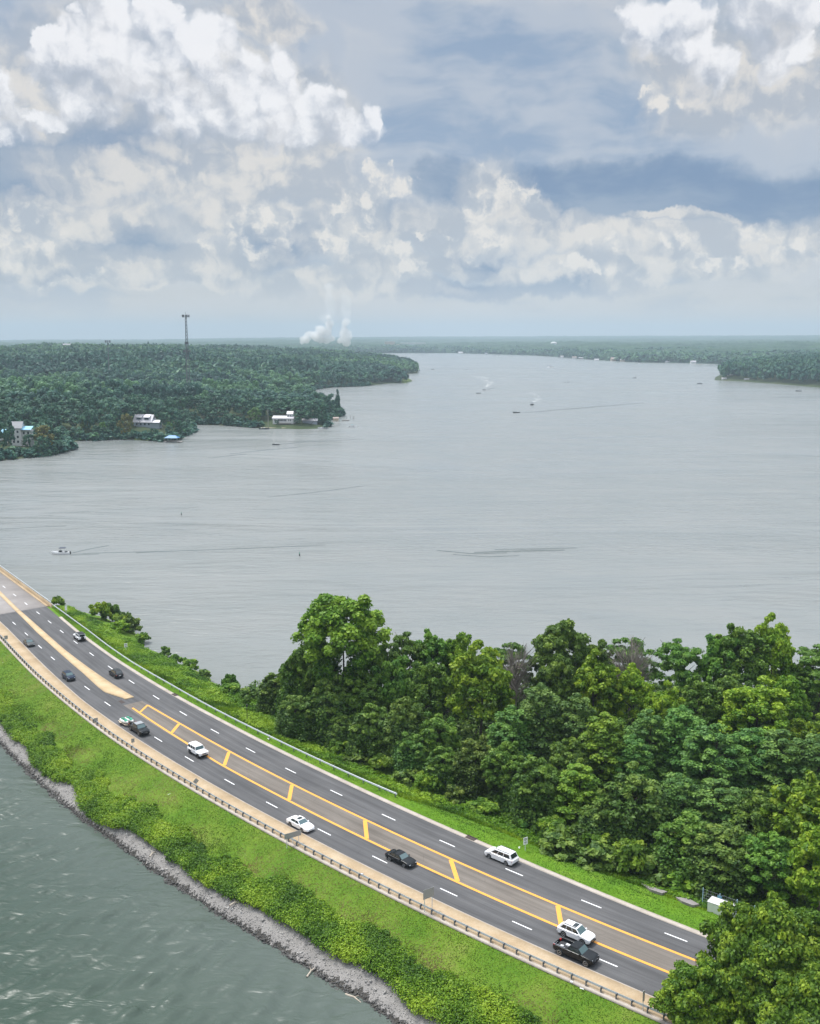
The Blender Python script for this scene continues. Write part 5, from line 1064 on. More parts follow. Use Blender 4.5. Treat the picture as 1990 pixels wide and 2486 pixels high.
def wheels(parent, xs, track, r, wd, rim):
    key = (r, wd, rim)
    if key not in wheel_cache:
        m = MB(); n = 20; rings = []
        for y, rr in ((-wd / 2, r * .72), (-wd / 2, r * .93), (-wd * .36, r), (wd * .36, r), (wd / 2, r * .93), (wd / 2, r * .72)): rings.append([(rr * math.cos(2 * math.pi * k / n), y, rr * math.sin(2 * math.pi * k / n)) for k in range(n)])
        m.loft(rings); t = m.build('tyre', M_['tyre'], smooth=True)
        m = MB(); rings = []
        for y, rr in ((wd * .30, r * .70), (wd * .50, r * .70), (wd * .53, r * .62), (wd * .44, r * .56), (wd * .50, r * .16), (wd * .53, r * .12)): rings.append([(rr * math.cos(2 * math.pi * k / n), y, rr * math.sin(2 * math.pi * k / n)) for k in range(n)])
        m.loft(rings)
        q = m.build('rim', M_[rim], smooth=True)
        wheel_cache[key] = (t.data, q.data); bpy.data.objects.remove(t); bpy.data.objects.remove(q)
    t, q = wheel_cache[key]
    for x in xs:
        for s_ in (1, -1):
            o = link('wheel', t, parent=parent); o.location = (x, s_ * (track / 2), r); o.rotation_euler.z = 0 if s_ > 0 else math.pi
            link('rim', q, parent=o)
def make_car(label, xy, rz, paint_, L=4.8, W=1.83, H=1.45, belt=.93, nose=.70, hood=.92, wb=(1.42, -1.42), r=.34, sill=.28, A=.95, B=.25, C=-.95, D=-1.75, deck=.98, tail=.90, roofw=.60, roof=None, name='car', cat='car', rim='rim', bed=None, boxy=0.0,
             wins=((.06, .46), (.50, .94)), sunroof=None, rails=False, spare=False, glass='shield', fender=False, group=None):
    P_ = PT[paint_]; e = empty(name, (float(xy[0]), float(xy[1]), .0), rz); tag(e, label, cat, group)
    ra = r + .07; xs = sorted(set(list(np.round(np.arange(-L / 2, L / 2 + .01, .09), 3)) + ([bed[0], bed[0] - .02, bed[1], bed[1] + .02] if bed else []))); rings = []
    for x in xs:
        e1 = min(1, (L / 2 - x) / .55); e2 = min(1, (x + L / 2) / .45); k1 = 1 - (1 - e1) ** 2.4 * (.22 - .14 * boxy); k2 = 1 - (1 - e2) ** 2.4 * (.14 - .1 * boxy); w = W / 2 * k1 * k2
        zb = sill + (.10 * (1 - e1) ** 2) + (.12 * (1 - e2) ** 2)
        for xw in wb:
            if abs(x - xw) < ra: zb = max(zb, r * .95 + math.sqrt(max(0, ra * ra - (x - xw) ** 2)))
        if x > A: top = hood + (nose - hood) * ((x - A) / (L / 2 - A)) ** 1.7
        elif x > D: top = belt
        else: top = deck + (tail - deck) * ((D - x) / max(.05, D + L / 2)) ** 1.5
        top -= (1 - e1) ** 3 * .18 * (1 - boxy * .6) + (1 - e2) ** 3 * .12; bz = min(top, belt if x < A else top) - .03; zm = max(zb + .03, sill + (bz - sill) * .5)
        zb1 = min(zb, bz - .06); zi = top + .035; zin = top
        inb = bed and bed[1] <= x <= bed[0] - .02 + 1e-6
        if inb: zin = zi = .72; bz = top - .01
        half = [(w * .93, zb1), (w * .985, min(zb1 + .05, bz - .03)), (w, min(max(zm, zb1 + .06), bz - .02)), (w * .985, bz - .01), (w * .93, top), (w * (.86 if inb else .84), zin + (0 if inb else .012)), (w * .4, zi), (0, zi)]
        ring = [(x, y, z) for y, z in half] + [(x, -y, z) for y, z in half[-2::-1]]
        rings.append(ring)
    m = MB(); m.loft(rings, closed=True); m.build('body', P_, e, smooth=True, sharp=38)
    m = MB(); m.box(-L / 2 + .3, L / 2 - .3, -W / 2 + .32, W / 2 - .32, sill - .06, max(r * 2 + .05, .68)); 
    for xw in wb: m.box(xw - ra, xw + ra, -W / 2 + .28, W / 2 - .28, sill, r + ra + .02)
    m.build('underbody', M_['trim'], e)
    # greenhouse
    wl = W / 2 * (.90 + .06 * boxy); wt = W / 2 * (roofw + .16 + .10 * boxy); zb_ = belt - .02; zt = H
    BX = [(A, zb_, wl), (B, zt - .05, wt), (C, zt - .03, wt * .98), (D, zb_, wl * .95)]
    m = MB(); vs = []
    for x, z, w in BX: vs += [(x, w, z), (x, -w, z)]
    mid = ((B + C) / 2, zt, wt); vs2 = [(mid[0], wt, zt - .01), (mid[0], -wt, zt - .01), (mid[0], 0, zt + .035), (B, 0, zt - .02), (C, 0, zt)]
    m.add(vs + vs2, [(0, 1, 3, 11, 2), (2, 11, 10, 8), (11, 3, 9, 10), (8, 10, 12, 4), (10, 9, 5, 12), (4, 12, 5, 7, 6), (0, 2, 8, 4, 6), (1, 7, 5, 9, 3), (0, 6, 7, 1)])
    m.build('cabin', P_, e, bevel=.045, smooth=True, sharp=50)
    def pane(c, nm, mat, u0=.07, u1=.93, v0=.1, v1=.9, out=.02):
        c = [Vector(p) for p in c]   # order: low-left, low-right, top-right, top-left
        f = lambda u, v: (c[0] * (1 - u) + c[1] * u) * (1 - v) + (c[3] * (1 - u) + c[2] * u) * v
        q = [f(u0, v0), f(u1, v0), f(u1, v1), f(u0, v1)]; nn = (q[1] - q[0]).cross(q[3] - q[0]).normalized(); m = MB()
        m.add([p - nn * .03 for p in q] + [p + nn * out for p in q], [(0, 3, 2, 1), (4, 5, 6, 7), (0, 1, 5, 4), (1, 2, 6, 5), (2, 3, 7, 6), (3, 0, 4, 7)]); m.build(nm, M_[mat], e, bevel=.012)
    (a, za, wa), (b_, zb2, wb_), (c_, zc, wc), (d_, zd, wd_) = BX
    pane([(a, -wa, za), (a, wa, za), (b_, wb_, zb2), (b_, -wb_, zb2)], 'windscreen', glass, .05, .95, .08, .93)
    pane([(d_, wd_, zd), (d_, -wd_, zd), (c_, -wc, zc), (c_, wc, zc)], 'rear_window', 'glass', .09, .91, .16, .92)
    for sg in (1, -1):
        lo0, lo1, t1, t0 = (a, sg * wa, za), (d_, sg * wd_, zd), (c_, sg * wc, zc), (b_, sg * wb_, zb2)
        for (u0, u1) in wins:
            cc = [lo1, lo0, t0, t1] if sg < 0 else [lo0, lo1, t1, t0]; uu = (1 - u1, 1 - u0) if sg < 0 else (u0, u1)
            pane(cc, 'side_window', 'glass', uu[0], uu[1], .14, .86)
        m = MB(); m.box(A - .32, A - .12, sg * (wl + .02) - (.0 if sg > 0 else .20), sg * (wl + .02) + (.20 if sg > 0 else .0), belt, belt + .14); m.build('mirror', P_, e, bevel=.03)
        m = MB(); y0 = sg * W / 2 * .72; zl = nose - .16 - .02; m.box(L / 2 - .34, L / 2 - .05, min(y0 - .20 * sg, y0 + .10 * sg), max(y0 - .20 * sg, y0 + .10 * sg), zl, zl + .13); m.build('headlight', M_['lampw'], e, bevel=.03)
        m = MB(); y0 = sg * W / 2 * .80; zl = tail - .22; m.box(-L / 2 + .015, -L / 2 + .22, min(y0 - .16 * sg, y0 + .10 * sg), max(y0 - .16 * sg, y0 + .10 * sg), zl - (.12 if H > 1.6 else 0), zl + .14); m.build('tail_light', M_['lampr'], e, bevel=.02)
        if fender:
            for xw in wb: m = MB(); m.box(xw - r - .16, xw + r + .16, min(sg * (W / 2 - .1), sg * (W / 2 + .1)), max(sg * (W / 2 - .1), sg * (W / 2 + .1)), r * 2 + .10, r * 2 + .19); m.build('fender', P_, e, bevel=.03)
        if rails: m = MB(); m.box(C + .1, B - .1, sg * wt * .84 - .03, sg * wt * .84 + .03, zt + .03, zt + .075); m.build('roof_rail', M_['trim'], e)
    m = MB(); m.box(L / 2 - .10, L / 2 + .012, -W * .24, W * .24, nose - .38, nose - .17); m.build('grille', M_['trim'], e, bevel=.02)
    if H > 1.6 or paint_ in ('black',): m = MB(); m.box(L / 2 - .05, L / 2 + .03, -W * .22, W * .22, nose - .27, nose - .23); m.build('grille_bar', M_['chrome'], e)
    m = MB(); m.box(L / 2 - .22, L / 2 + .05, -W * .40, W * .40, sill + .04, sill + .20); m.build('bumper', M_['trim'] if H > 1.6 else P_, e, bevel=.04)
    m = MB(); m.box(-L / 2 - .05, -L / 2 + .2, -W * .40, W * .40, sill + .06, sill + .22); m.build('bumper', M_['trim'] if H > 1.6 else P_, e, bevel=.04)
    m = MB(); m.box(-L / 2 - .03, -L / 2 + .05, -.26, .26, tail - .36, tail - .22); m.build('number_plate', M_['white_line'], e)
    if roof: m = MB(); m.add([(B - .02, -wt * .98, zt - .02), (B - .02, wt * .98, zt - .02), (C, wt * .97, zt), (C, -wt * .97, zt), (B - .1, -wt * .9, zt + .06), (B - .1, wt * .9, zt + .06), (C + .06, wt * .9, zt + .07), (C + .06, -wt * .9, zt + .07)], [(0, 3, 2, 1), (4, 5, 6, 7), (0, 1, 5, 4), (1, 2, 6, 5), (2, 3, 7, 6), (3, 0, 4, 7)]); m.build('roof', PT[roof], e, bevel=.02)
    if sunroof: m = MB(); m.box(sunroof[0], sunroof[1], -wt * .55, wt * .55, zt - .01, zt + .048); m.build('sunroof', M_['glass'], e, bevel=.01)
    if spare:
        m = MB(); m.tube((-L / 2 - .22, 0, .98), (-L / 2 - .0, 0, .98), r * .95, n=18); m.build('spare_wheel', M_['tyre'], e, bevel=.02)
    wheels(e, wb, W - .22, r, .24 if r < .4 else .29, rim)
    return e
def car_at(px, py, z=.7): s, d = SD(at(px, py, z)); return float(s), float(d)
SUVK = dict(L=4.65, W=1.86, H=1.70, belt=1.06, nose=.86, hood=1.08, wb=(1.36, -1.32), r=.37, sill=.32, A=1.05, B=.35, C=-1.55, D=-2.18, deck=1.05, tail=1.04, wins=((.05, .34), (.37, .66), (.69, .92)))
JEEP = dict(L=4.5, W=1.86, H=1.86, belt=1.18, nose=1.12, hood=1.17, wb=(1.45, -1.30), r=.43, sill=.48, A=.72, B=.50, C=-2.02, D=-2.12, deck=1.18, tail=1.16, boxy=1.0, wins=((.06, .32), (.37, .62), (.67, .94)), rim='darkrim', spare=True, fender=True)
PICK = dict(L=5.7, W=1.95, H=1.86, belt=1.18, nose=1.05, hood=1.17, wb=(1.85, -1.75), r=.41, sill=.42, A=1.30, B=.70, C=-.72, D=-1.02, deck=1.16, tail=1.16, bed=(-1.12, -2.76), boxy=.4, wins=((.06, .46), (.50, .93)))
CARS = [
 ((193, 1546), -1, dict(label='white boxy off-roader with a black soft top near the far kerb', paint_='white', roof='black', name='off_roader', **JEEP)),
 ((70, 1559), 1, dict(label='dark grey sedan nearest the bridge on the near carriageway', paint_='grey', name='sedan', L=4.7)),
 ((166, 1641), 1, dict(label='dark blue hatchback facing the camera beside the median island', paint_='blue', name='hatchback', **{**SUVK, 'L': 4.4, 'H': 1.62})),
 ((281, 1634), -1, dict(label='black sport utility car seen from behind between median and far kerb', paint_='coal', name='suv', **SUVK)),
 ((337, 1769), 1, dict(label='black crew-cab pickup towing a trailer with two jet skis', paint_='black', roof='greypaint_and_reflection', name='pickup_truck', cat='pickup truck', **PICK)),  # grey roof colour stands in for sky reflected in the black cab roof
 ((480, 1823), 1, dict(label='white boxy off-roader with white hardtop beside the yellow hatching', paint_='white', name='off_roader', glass='shield', **JEEP)),
 ((729, 1998), 1, dict(label='white sedan with a sunroof in the near outer lane', paint_='white', name='sedan', L=4.95, W=1.88, sunroof=(-.45, .15))),
 ((973, 2082), 1, dict(label='glossy black sedan beside the lower yellow line', paint_='black', name='sedan', L=4.9)),
 ((1217, 2076), -1, dict(label='white minivan driving away along the far kerb', paint_='white', name='minivan', cat='minivan', L=5.05, W=1.95, H=1.76, belt=1.06, nose=.80, hood=1.02, wb=(1.50, -1.50), r=.34, sill=.26, A=1.55, B=.60, C=-2.0, D=-2.40, deck=1.05, tail=1.04, wins=((.06, .30), (.33, .60), (.63, .93)), rails=True)),
 ((1399, 2264), 1, dict(label='white sport utility car with a sunroof, side by side with a black pickup', paint_='white', name='suv', sunroof=(-.35, .2), rails=True, **{**SUVK, 'L': 4.75})),
 ((1398, 2311), 1, dict(label='black single-cab pickup with an open bed in the near outer lane', paint_='black', name='pickup_truck', cat='pickup truck', **{**PICK, 'L': 5.5, 'H': 1.78, 'C': -.35, 'D': -.75, 'bed': (-.90, -2.66)})),
 ((1672, 2404), 1, dict(label='silver-grey sedan mostly hidden under the big roadside tree', paint_='greypaint_and_reflection', name='sedan', L=4.8)),
]
for (px, py), dr_, kw in CARS:
    s, d = car_at(px, py); p = RD(s, d); kw = dict(kw); lb = kw.pop('label'); make_car(lb, p, heading(s) + (0 if dr_ > 0 else math.pi), kw.pop('paint_'), **kw)
    CAR5 = (s, d) if (px, py) == (337, 1769) else globals().get('CAR5')
# load in the near pickup's bed
s, d = car_at(1398, 2311); T = Matrix.Translation((*RD(s, d), 0)) @ Matrix.Rotation(heading(s), 4, 'Z')
for k, (x, y, w, mt, lb) in enumerate(((-1.25, .25, .28, 'whitewall', 'white box in the bed of the near black pickup'), (-1.75, -.35, .2, 'whitewall', 'small pale bundle behind the box in the black pickup bed'))):
    m = MB(); m.box(-w, w, -w * .7, w * .7, 0, .34); o = m.build('box', M_[mt], bevel=.03); o.matrix_world = T @ Matrix.Translation((x, y, .73)) @ Matrix.Rotation(.3 * k, 4, 'Z'); tag(o, lb, 'box')
m = MB(); m.tube((-2.6, 0, 0), (-.95, 0, 0), .035, n=6); o = m.build('ladder_rail', M_['chrome']); o.matrix_world = T @ Matrix.Translation((-.1, -.83, 1.22)); o.name = 'pole'; tag(o, 'thin bright pole lying on the side of the near black pickup bed', 'pole')
# trailer with two jet skis behind the far pickup
s, d = CAR5; st = s - 5.2; p = RD(st, d); h = heading(st); M_['trail'] = plain('trailer_frame_paint', (.60, .50, .38), .5, .3)
tr_ = empty('trailer', (*p, 0), h); tag(tr_, 'low trailer carrying two jet skis behind the black crew-cab pickup', 'trailer')
m = MB()
for y in (-.95, .95): m.box(-1.9, 1.1, y - .05, y + .05, .42, .52)
for x in (-1.8, -.6, .6, 1.1): m.box(x - .05, x + .05, -.95, .95, .42, .50)
m.tube((1.1, .95, .47), (2.3, 0, .45), .05, n=5); m.tube((1.1, -.95, .47), (2.3, 0, .45), .05, n=5); m.build('frame', M_['trail'], tr_)
wheels(tr_, (-.5,), 2.3, .27, .16, 'rim')
for sg in (1, -1): m = MB(); m.box(-.9, -.1, min(sg * 1.03, sg * 1.27), max(sg * 1.03, sg * 1.27), .56, .62); m.build('mudguard', M_['trail'], tr_)
M_['green'] = plain('green_seat_cover', (.03, .26, .16), .4); M_['jetwhite'] = paint('white_gelcoat', (.80, .80, .78))
for sg, lb in ((1, 'green and white jet ski on the median side of the trailer'), (-1, 'green and white jet ski on the sidewalk side of the trailer')):
    j = empty('jet_ski', (*(p + np.array([-math.sin(h), math.cos(h)]) * .53 * sg), .52), h); tag(j, lb, 'jet ski', 'jet skis on the trailer')
    m = MB(); rings = []
    for x, w, zk, zd in ((-1.5, .34, .12, .42), (-1.3, .46, .06, .46), (-.4, .50, .02, .48), (.5, .47, .04, .52), (1.1, .32, .14, .56), (1.45, .12, .30, .56), (1.55, .03, .42, .52)): rings.append([(x, 0, zk), (x, w * .8, zk + .08), (x, w, zd * .62), (x, w * .86, zd), (x, 0, zd + .04), (x, -w * .86, zd), (x, -w, zd * .62), (x, -w * .8, zk + .08)])
    m.loft(rings); m.build('hull', M_['jetwhite'], j, smooth=True, sharp=45)
    m = MB(); rings = [[(x, w, z0), (x, w * .8, z1), (x, -w * .8, z1), (x, -w, z0)] for x, w, z0, z1 in ((-1.25, .18, .44, .62), (-.6, .2, .46, .80), (.1, .19, .48, .78), (.3, .15, .5, .7))]; m.loft(rings); m.build('seat', M_['green'], j, smooth=True)
    m = MB(); rings = [[(x, w, z0), (x, w * .7, z1), (x, -w * .7, z1), (x, -w, z0)] for x, w, z0, z1 in ((.3, .2, .5, .88), (.7, .34, .52, .80), (1.2, .22, .54, .62))]; m.loft(rings); m.build('bonnet', M_['green'], j, smooth=True)
    m = MB(); m.tube((.3, -.38, .98), (.3, .38, .98), .035, n=6); m.build('handlebar', M_['trim'], j)

# ------------------------------------------------------------------ signs, markers, fence, small things
M_['signback'] = plain('sign_back_aluminium', (.32, .33, .34), .5, .3)
M_['signface'] = plain('white_sign_face', (.82, .82, .84), .6, noise_amt=.03)
M_['ink'] = plain('black_sign_ink', (.10, .10, .12), .7)
def textobj(body, size, mat, parent, loc):
    c = bpy.data.curves.new('lettering', 'FONT'); c.body = body; c.size = size; c.align_x = 'CENTER'; c.align_y = 'CENTER'; c.extrude = .004; c.offset = .006
    q = bpy.data.objects.new('lettering_src', c); COL.objects.link(q); c.materials.append(mat); dg = bpy.context.evaluated_depsgraph_get(); me = bpy.data.meshes.new_from_object(q.evaluated_get(dg)); bpy.data.objects.remove(q)
    o = link('lettering', me, mat); o.parent = parent; o.location = loc; o.rotation_euler = (math.pi / 2, 0, 0); return o
def sign(px, pb, ptop, w, h, label, yaw=0, posts=1, diamond=False, face=None, gz=None, name='road_sign', pz=0.0):
    xy = at(px, pb, pz if gz is None else gz); g = float(ground_z(xy)[0]) if gz is None else gz; zt = top_z(px, ptop, xy)
    e = empty(name, (float(xy[0]), float(xy[1]), g), R(yaw)); tag(e, label, 'sign'); zt -= g
    for x in ([0] if posts == 1 else np.linspace(-w * .36, w * .36, posts)): m = MB(); m.box(x - .035, x + .035, .02, .09, -.8, zt - .05); m.build('post', M_['steel'], e)
    m = MB()
    if diamond: q = w * .7071; zc = zt - q; m.add([(0, -.012, zc - q), (q, -.012, zc), (0, -.012, zc + q), (-q, -.012, zc), (0, .012, zc - q), (q, .012, zc), (0, .012, zc + q), (-q, .012, zc)], [(0, 1, 2, 3), (7, 6, 5, 4), (0, 4, 5, 1), (1, 5, 6, 2), (2, 6, 7, 3), (3, 7, 4, 0)])
    else: m.box(-w / 2, w / 2, -.012, .012, zt - h, zt)
    m.build('panel', M_['signface'] if face is not None else M_['signback'], e)
    if face:
        for t, z, s_ in face: textobj(t, s_, M_['ink'], e, (0, -.018, zt - z))
    return e
SL = lambda n_: [('SPEED', .22, .20), ('LIMIT', .42, .20), (n_, .80, .46)]
sign(1275, 2068, 2033, .76, 1.12, 'white speed limit sign on the verge right of the white minivan', 28, face=SL('45'), pz=-.3)
sign(306, 1591, 1562, .72, .95, 'white speed limit sign beyond the guardrail left of the wood', 24, face=SL('45'), pz=-1)
sign(161, 1500, 1471, .6, 1.2, 'plain white sign panel beside the shrub at the bridge end', 30, face=[], pz=-.6)
sign(233, 1757, 1743, .75, .9, 'grey sign back beside the jet ski trailer on the guardrail', 32, pz=.1)
sign(323, 1816, 1793, .6, .75, 'small grey sign back on the sidewalk below the crew-cab pickup', 32, pz=.1)
sign(476, 1914, 1889, .75, .75, 'grey diamond sign back at the guardrail below the white off-roader', 32, diamond=True, pz=0)
sign(16, 1572, 1543, .8, .9, 'grey sign back near the bridge end of the sidewalk', 35, pz=.1)
sign(1561, 2455, 2405, .35, 1.3, 'narrow grey sign back just left of the big corner tree', 40, pz=0)
for cx, pb, pt, w, h, n_, lb in ((711, 2050, 2020, 2.7, .85, 3, 'wide grey sign back on three posts beside the white sedan'), (1040, 2212, 2157, 1.7, 1.35, 2, 'large grey sign back on two posts left of the paired vehicles')):
    s, d = SD(at(cx, pb)); sign(cx, pb, pt, w, h, lb, math.degrees(heading(float(s))) + 90 - 14, posts=n_, pz=0)
# black pole on the verge
xy = at(600, 1756, -.6); e = empty('pole', (float(xy[0]), float(xy[1]), -.9)); tag(e, 'thin black pole with a small head behind the pale guardrail', 'pole'); zt = top_z(600, 1712, xy) + .9
m = MB(); m.tube((0, 0, -.5), (0, 0, zt), .07, .05, 7); m.build('shaft', M_['trim'], e); m = MB(); m.tube((0, 0, zt - .35), (0, 0, zt + .15), .16, .16, 8); m.build('head', M_['trim'], e)
# channel markers in the lake
for px, pb, pt, lb in ((844, 1456, 1440, 'white-topped channel marker just above the tallest tree'), (727, 1350, 1340, 'small green channel marker in mid lake'), (440, 1250, 1243, 'tiny dark channel marker in the lake on the left')):
    xy = at(px, pb, WZ); e = empty('channel_marker', (float(xy[0]), float(xy[1]), WZ)); tag(e, lb, 'marker'); hh = top_z(px, pt, xy) - WZ
    m = MB(); m.tube((0, 0, -1), (0, 0, hh * .5), .22, .2, 8); m.build('base', M_['trim'], e); m = MB(); m.tube((0, 0, hh * .5), (0, 0, hh), .13, .07, 8); m.build('top', M_['whitewall'] if px == 844 else M_['green'], e)
# mesh fence, white box and pale path at the edge of the wood
M_['bluepost'] = plain('pale_blue_post', (.38, .55, .66), .6); f0 = at(1705, 2192, -1.5); f1 = at(1830, 2236, -1.5); fd = (f1 - f0); fl = np.linalg.norm(fd); fh = math.atan2(fd[1], fd[0])
e = empty('fence', (*f0, -1.6), fh); tag(e, 'grey mesh fence with pale blue posts behind the white container', 'fence')
for k in range(4): m = MB(); x = fl * k / 3; m.tube((x, 0, -.6), (x, 0, 2.3), .06, n=6); m.build('post', M_['bluepost'], e)
m = MB()
for z in (.1, .5, .9, 1.3, 1.7, 2.15): m.tube((0, 0, z), (fl, 0, z), .02, n=3)
for k in range(int(fl / .25)): m.tube((k * .25, 0, .1), (k * .25, 0, 2.15), .008, n=3)
m.build('mesh', M_['steel'], e)
m = MB(); m.box(fl * .33 - .3, fl * .33 + .3, -.05, -.02, 1.2, 2.0); m.build('notice_panel', M_['paleblue'], e)
xy = at(1752, 2212, -.8); e = empty('container', (float(xy[0]), float(xy[1]), -1.5), fh); tag(e, 'white container with rusty streaks behind the big roadside tree', 'container')
m = MB(); m.box(-1.7, 1.7, -.8, .8, 0, 1.8); m.build('body', plain('weathered_white', (.68, .68, .66), .7, noise_amt=.12, nscale=1.2), e, bevel=.05)
m = MB(); m.box(-1.75, 1.75, -.85, .85, 1.8, 1.88); m.build('lid', M_['whitewall'], e, bevel=.02)
for i, pts in enumerate(([(1556, 2146), (1585, 2141), (1620, 2160), (1606, 2176), (1580, 2166)], [(1640, 2176), (1668, 2172), (1698, 2192), (1680, 2204), (1655, 2194)])):
    P = [at(x, y, -1) for x, y in pts]; m = MB(); n = len(P); zz = [float(ground_z(p)[0]) + .35 for p in P]; m.loft([[(*p, z - .5) for p, z in zip(P, zz)], [(*p, z) for p, z in zip(P, zz)]]); o = m.build('path', M_['concrete_deck']); tag(o, kind='structure')
# litter on the banks
for i, (px, py, lb) in enumerate(((1387, 2408, 'white scrap of litter on the slope grass at lower right'), (1412, 2423, 'second white scrap lower on the slope grass at lower right'), (877, 2144, 'white litter on the grass below the guardrail in the middle'), (34, 1785, 'white litter on the rubble at the left edge'), (410, 1921, 'tiny pale litter beside the guardrail below the white off-roader'), (652, 1798, 'pale litter on the mown verge under the pale guardrail'), (6, 1605, 'white litter on the grass at the left edge'), (1262, 2078, 'white litter on the kerb behind the white minivan'))):
    g = -1.2 if py > 2000 else (-3.2 if px == 34 else -.2); xy = at(px, py, g); g = float(ground_z(xy)[0]); rgp = random.Random(i); m = MB(); m.add([(rgp.uniform(-.3, .3) * 1.1, rgp.uniform(-.22, .22), rgp.uniform(.05, .3)) for _ in range(7)], [(0, 1, 2), (2, 3, 4), (4, 5, 0), (1, 3, 5), (5, 6, 2)]); o = m.build('litter', M_['signface']); o.location = (*xy, g + .12); tag(o, lb, 'litter', 'scraps of litter')
# driftwood on the rubble
M_['drift'] = plain('driftwood', (.42, .36, .29), .9, noise_amt=.2)
for i, (px, py, a, L_, lb) in enumerate(((757, 2350, 62, 2.4, 'pale driftwood log on the rubble below the black sedan'), (857, 2411, -40, 2.6, 'pale driftwood log at the waterline near the bottom of the photo'), (372, 2080, 70, 1.8, 'thin branch standing out of the rubble on the left'), (570, 2205, 35, 1.6, 'short driftwood branch on the rubble in the middle'))):
    xy = at(px, py, -4.3); m = MB(); m.path([(-L_ / 2, 0, 0), (0, .15, .12), (L_ / 2, 0, .05)], [.13, .1, .05], 6); m.tube((0, .15, .12), (.4, .6, .3), .05, .02, 5); o = m.build('driftwood', M_['drift'], smooth=True); o.location = (*xy, float(ground_z(xy)[0]) + .25); o.rotation_euler.z = R(a); tag(o, lb, 'driftwood')

# ------------------------------------------------------------------ boats and wakes
M_['boatdark'] = plain('dark_hull', (.03, .035, .04), .4); M_['boatwhite'] = paint('boat_white', (.78, .78, .78)); M_['teal'] = plain('teal_canopy', (.04, .20, .22), .6); M_['navy'] = plain('navy_canopy', (.02, .03, .06), .7)
M_['wakewater'] = M_['water'].copy(); M_['wakewater'].name = 'wake_water'
for n_ in M_['wakewater'].node_tree.nodes:
    if n_.type == 'BSDF_PRINCIPLED':
        for l_ in list(n_.inputs['Base Color'].links): M_['wakewater'].node_tree.links.remove(l_)
        n_.inputs['Base Color'].default_value = (.10, .115, .11, 1)  # darker base colour stands in for the darker reflection on wake slopes
M_['foam'] = plain('foam', (.80, .82, .83), .9)
def boat(px, py, L, rz, hull, label, canopy=None, tower=False, pontoon=False, person=True, beam=None):
    xy = at(px, py, WZ); e = empty('boat', (float(xy[0]), float(xy[1]), WZ), R(rz)); tag(e, label, 'boat'); B_ = beam or L * .34
    m = MB(); rings = []
    for t, w, k, zd in ((-.5, .82, -.1, .11), (-.3, .98, -.12, .11), (0, 1, -.12, .12), (.25, .86, -.08, .135), (.42, .45, .0, .15), (.5, .05, .09, .16)):
        x = t * L; w *= B_ / 2; rings.append([(x, 0, k * L * .5), (x, w * .75, k * L * .3), (x, w, zd * L * .6), (x, w * .97, zd * L), (x, w * .72, zd * L), (x, w * .68, zd * L * .55), (x, 0, zd * L * .5), (x, -w * .68, zd * L * .55), (x, -w * .72, zd * L), (x, -w * .97, zd * L), (x, -w, zd * L * .6), (x, -w * .75, k * L * .3)])
    m.loft(rings); m.build('hull', M_[hull], e, smooth=True, sharp=40)
    m = MB(); m.box(-L * .05, L * .08, -B_ * .33, B_ * .33, L * .06, L * .19); m.box(-L * .34, -L * .24, -B_ * .33, B_ * .33, L * .06, L * .15); m.build('seats', M_['boatdark'] if hull == 'boatwhite' else M_['boatwhite'], e, bevel=.04)
    m = MB(); m.add([(L * .08, -B_ * .36, L * .12), (L * .08, B_ * .36, L * .12), (L * .02, B_ * .32, L * .21), (L * .02, -B_ * .32, L * .21), (L * .10, -B_ * .36, L * .12), (L * .10, B_ * .36, L * .12), (L * .04, B_ * .32, L * .21), (L * .04, -B_ * .32, L * .21)], [(3, 2, 1, 0), (4, 5, 6, 7), (0, 1, 5, 4), (2, 3, 7, 6), (1, 2, 6, 5), (3, 0, 4, 7)]); m.build('windscreen', M_['glass'], e)
    m = MB(); m.box(-L * .54, -L * .48, -.18, .18, -.2, L * .15); m.build('outboard_motor', M_['trim'], e, bevel=.03)
    if canopy:
        m = MB(); zt = L * .12 + 1.45; m.box(-L * .28, L * .06, -B_ * .42, B_ * .42, zt, zt + .12); m.build('canopy', M_[canopy], e, bevel=.04)
        m = MB()
        for x in (-L * .26, L * .04):
            for y in (-B_ * .4, B_ * .4): m.tube((x, y, L * .1), (x, y, zt), .03, n=4)
        m.build('canopy_frame', M_['chrome'], e)
    if tower: m = MB(); m.path([(-L * .1, -B_ * .45, L * .1), (0, -B_ * .35, L * .1 + 1.9), (0, B_ * .35, L * .1 + 1.9), (-L * .1, B_ * .45, L * .1)], [.06] * 4, 5); m.build('wake_tower', M_['trim'], e)
    return e
boat(147, 1345, 6.8, 183, 'boatwhite', 'white motorboat with a dark canopy cruising near the bridge', canopy='navy')
boat(669, 1080, 5.2, 186, 'boatdark', 'small dark fishing boat below the white house headland', person=True)
boat(857, 1037, 6.5, 5, 'boatwhite', 'teal-topped boat right of the headland dock', canopy='teal')
boat(783, 1040, 8.5, 0, 'boatwhite', 'white boat moored below the headland lawn')
boat(641, 1042, 8.5, 2, 'boatdark', 'dark boat moored left of the long white house')
boat(1253, 1002, 7.5, 184, 'boatdark', 'dark wakeboard boat with a tower and long wake in mid lake', tower=True)
boat(1291, 983, 7.5, 250, 'boatdark', 'dark square pontoon boat trailing pale spray', canopy='navy', beam=4)
boat(1175, 947, 6.5, 215, 'boatdark', 'dark speedboat throwing white foam, the upper of a pair')
boat(1161, 955, 6.5, 185, 'boatdark', 'dark speedboat throwing white foam, the lower of a pair')
boat(1371, 928, 4.0, 180, 'boatdark', 'left one of two tiny craft side by side in the distance'); boat(1380, 928, 4.5, 180, 'boatdark', 'right one of two tiny craft side by side in the distance')
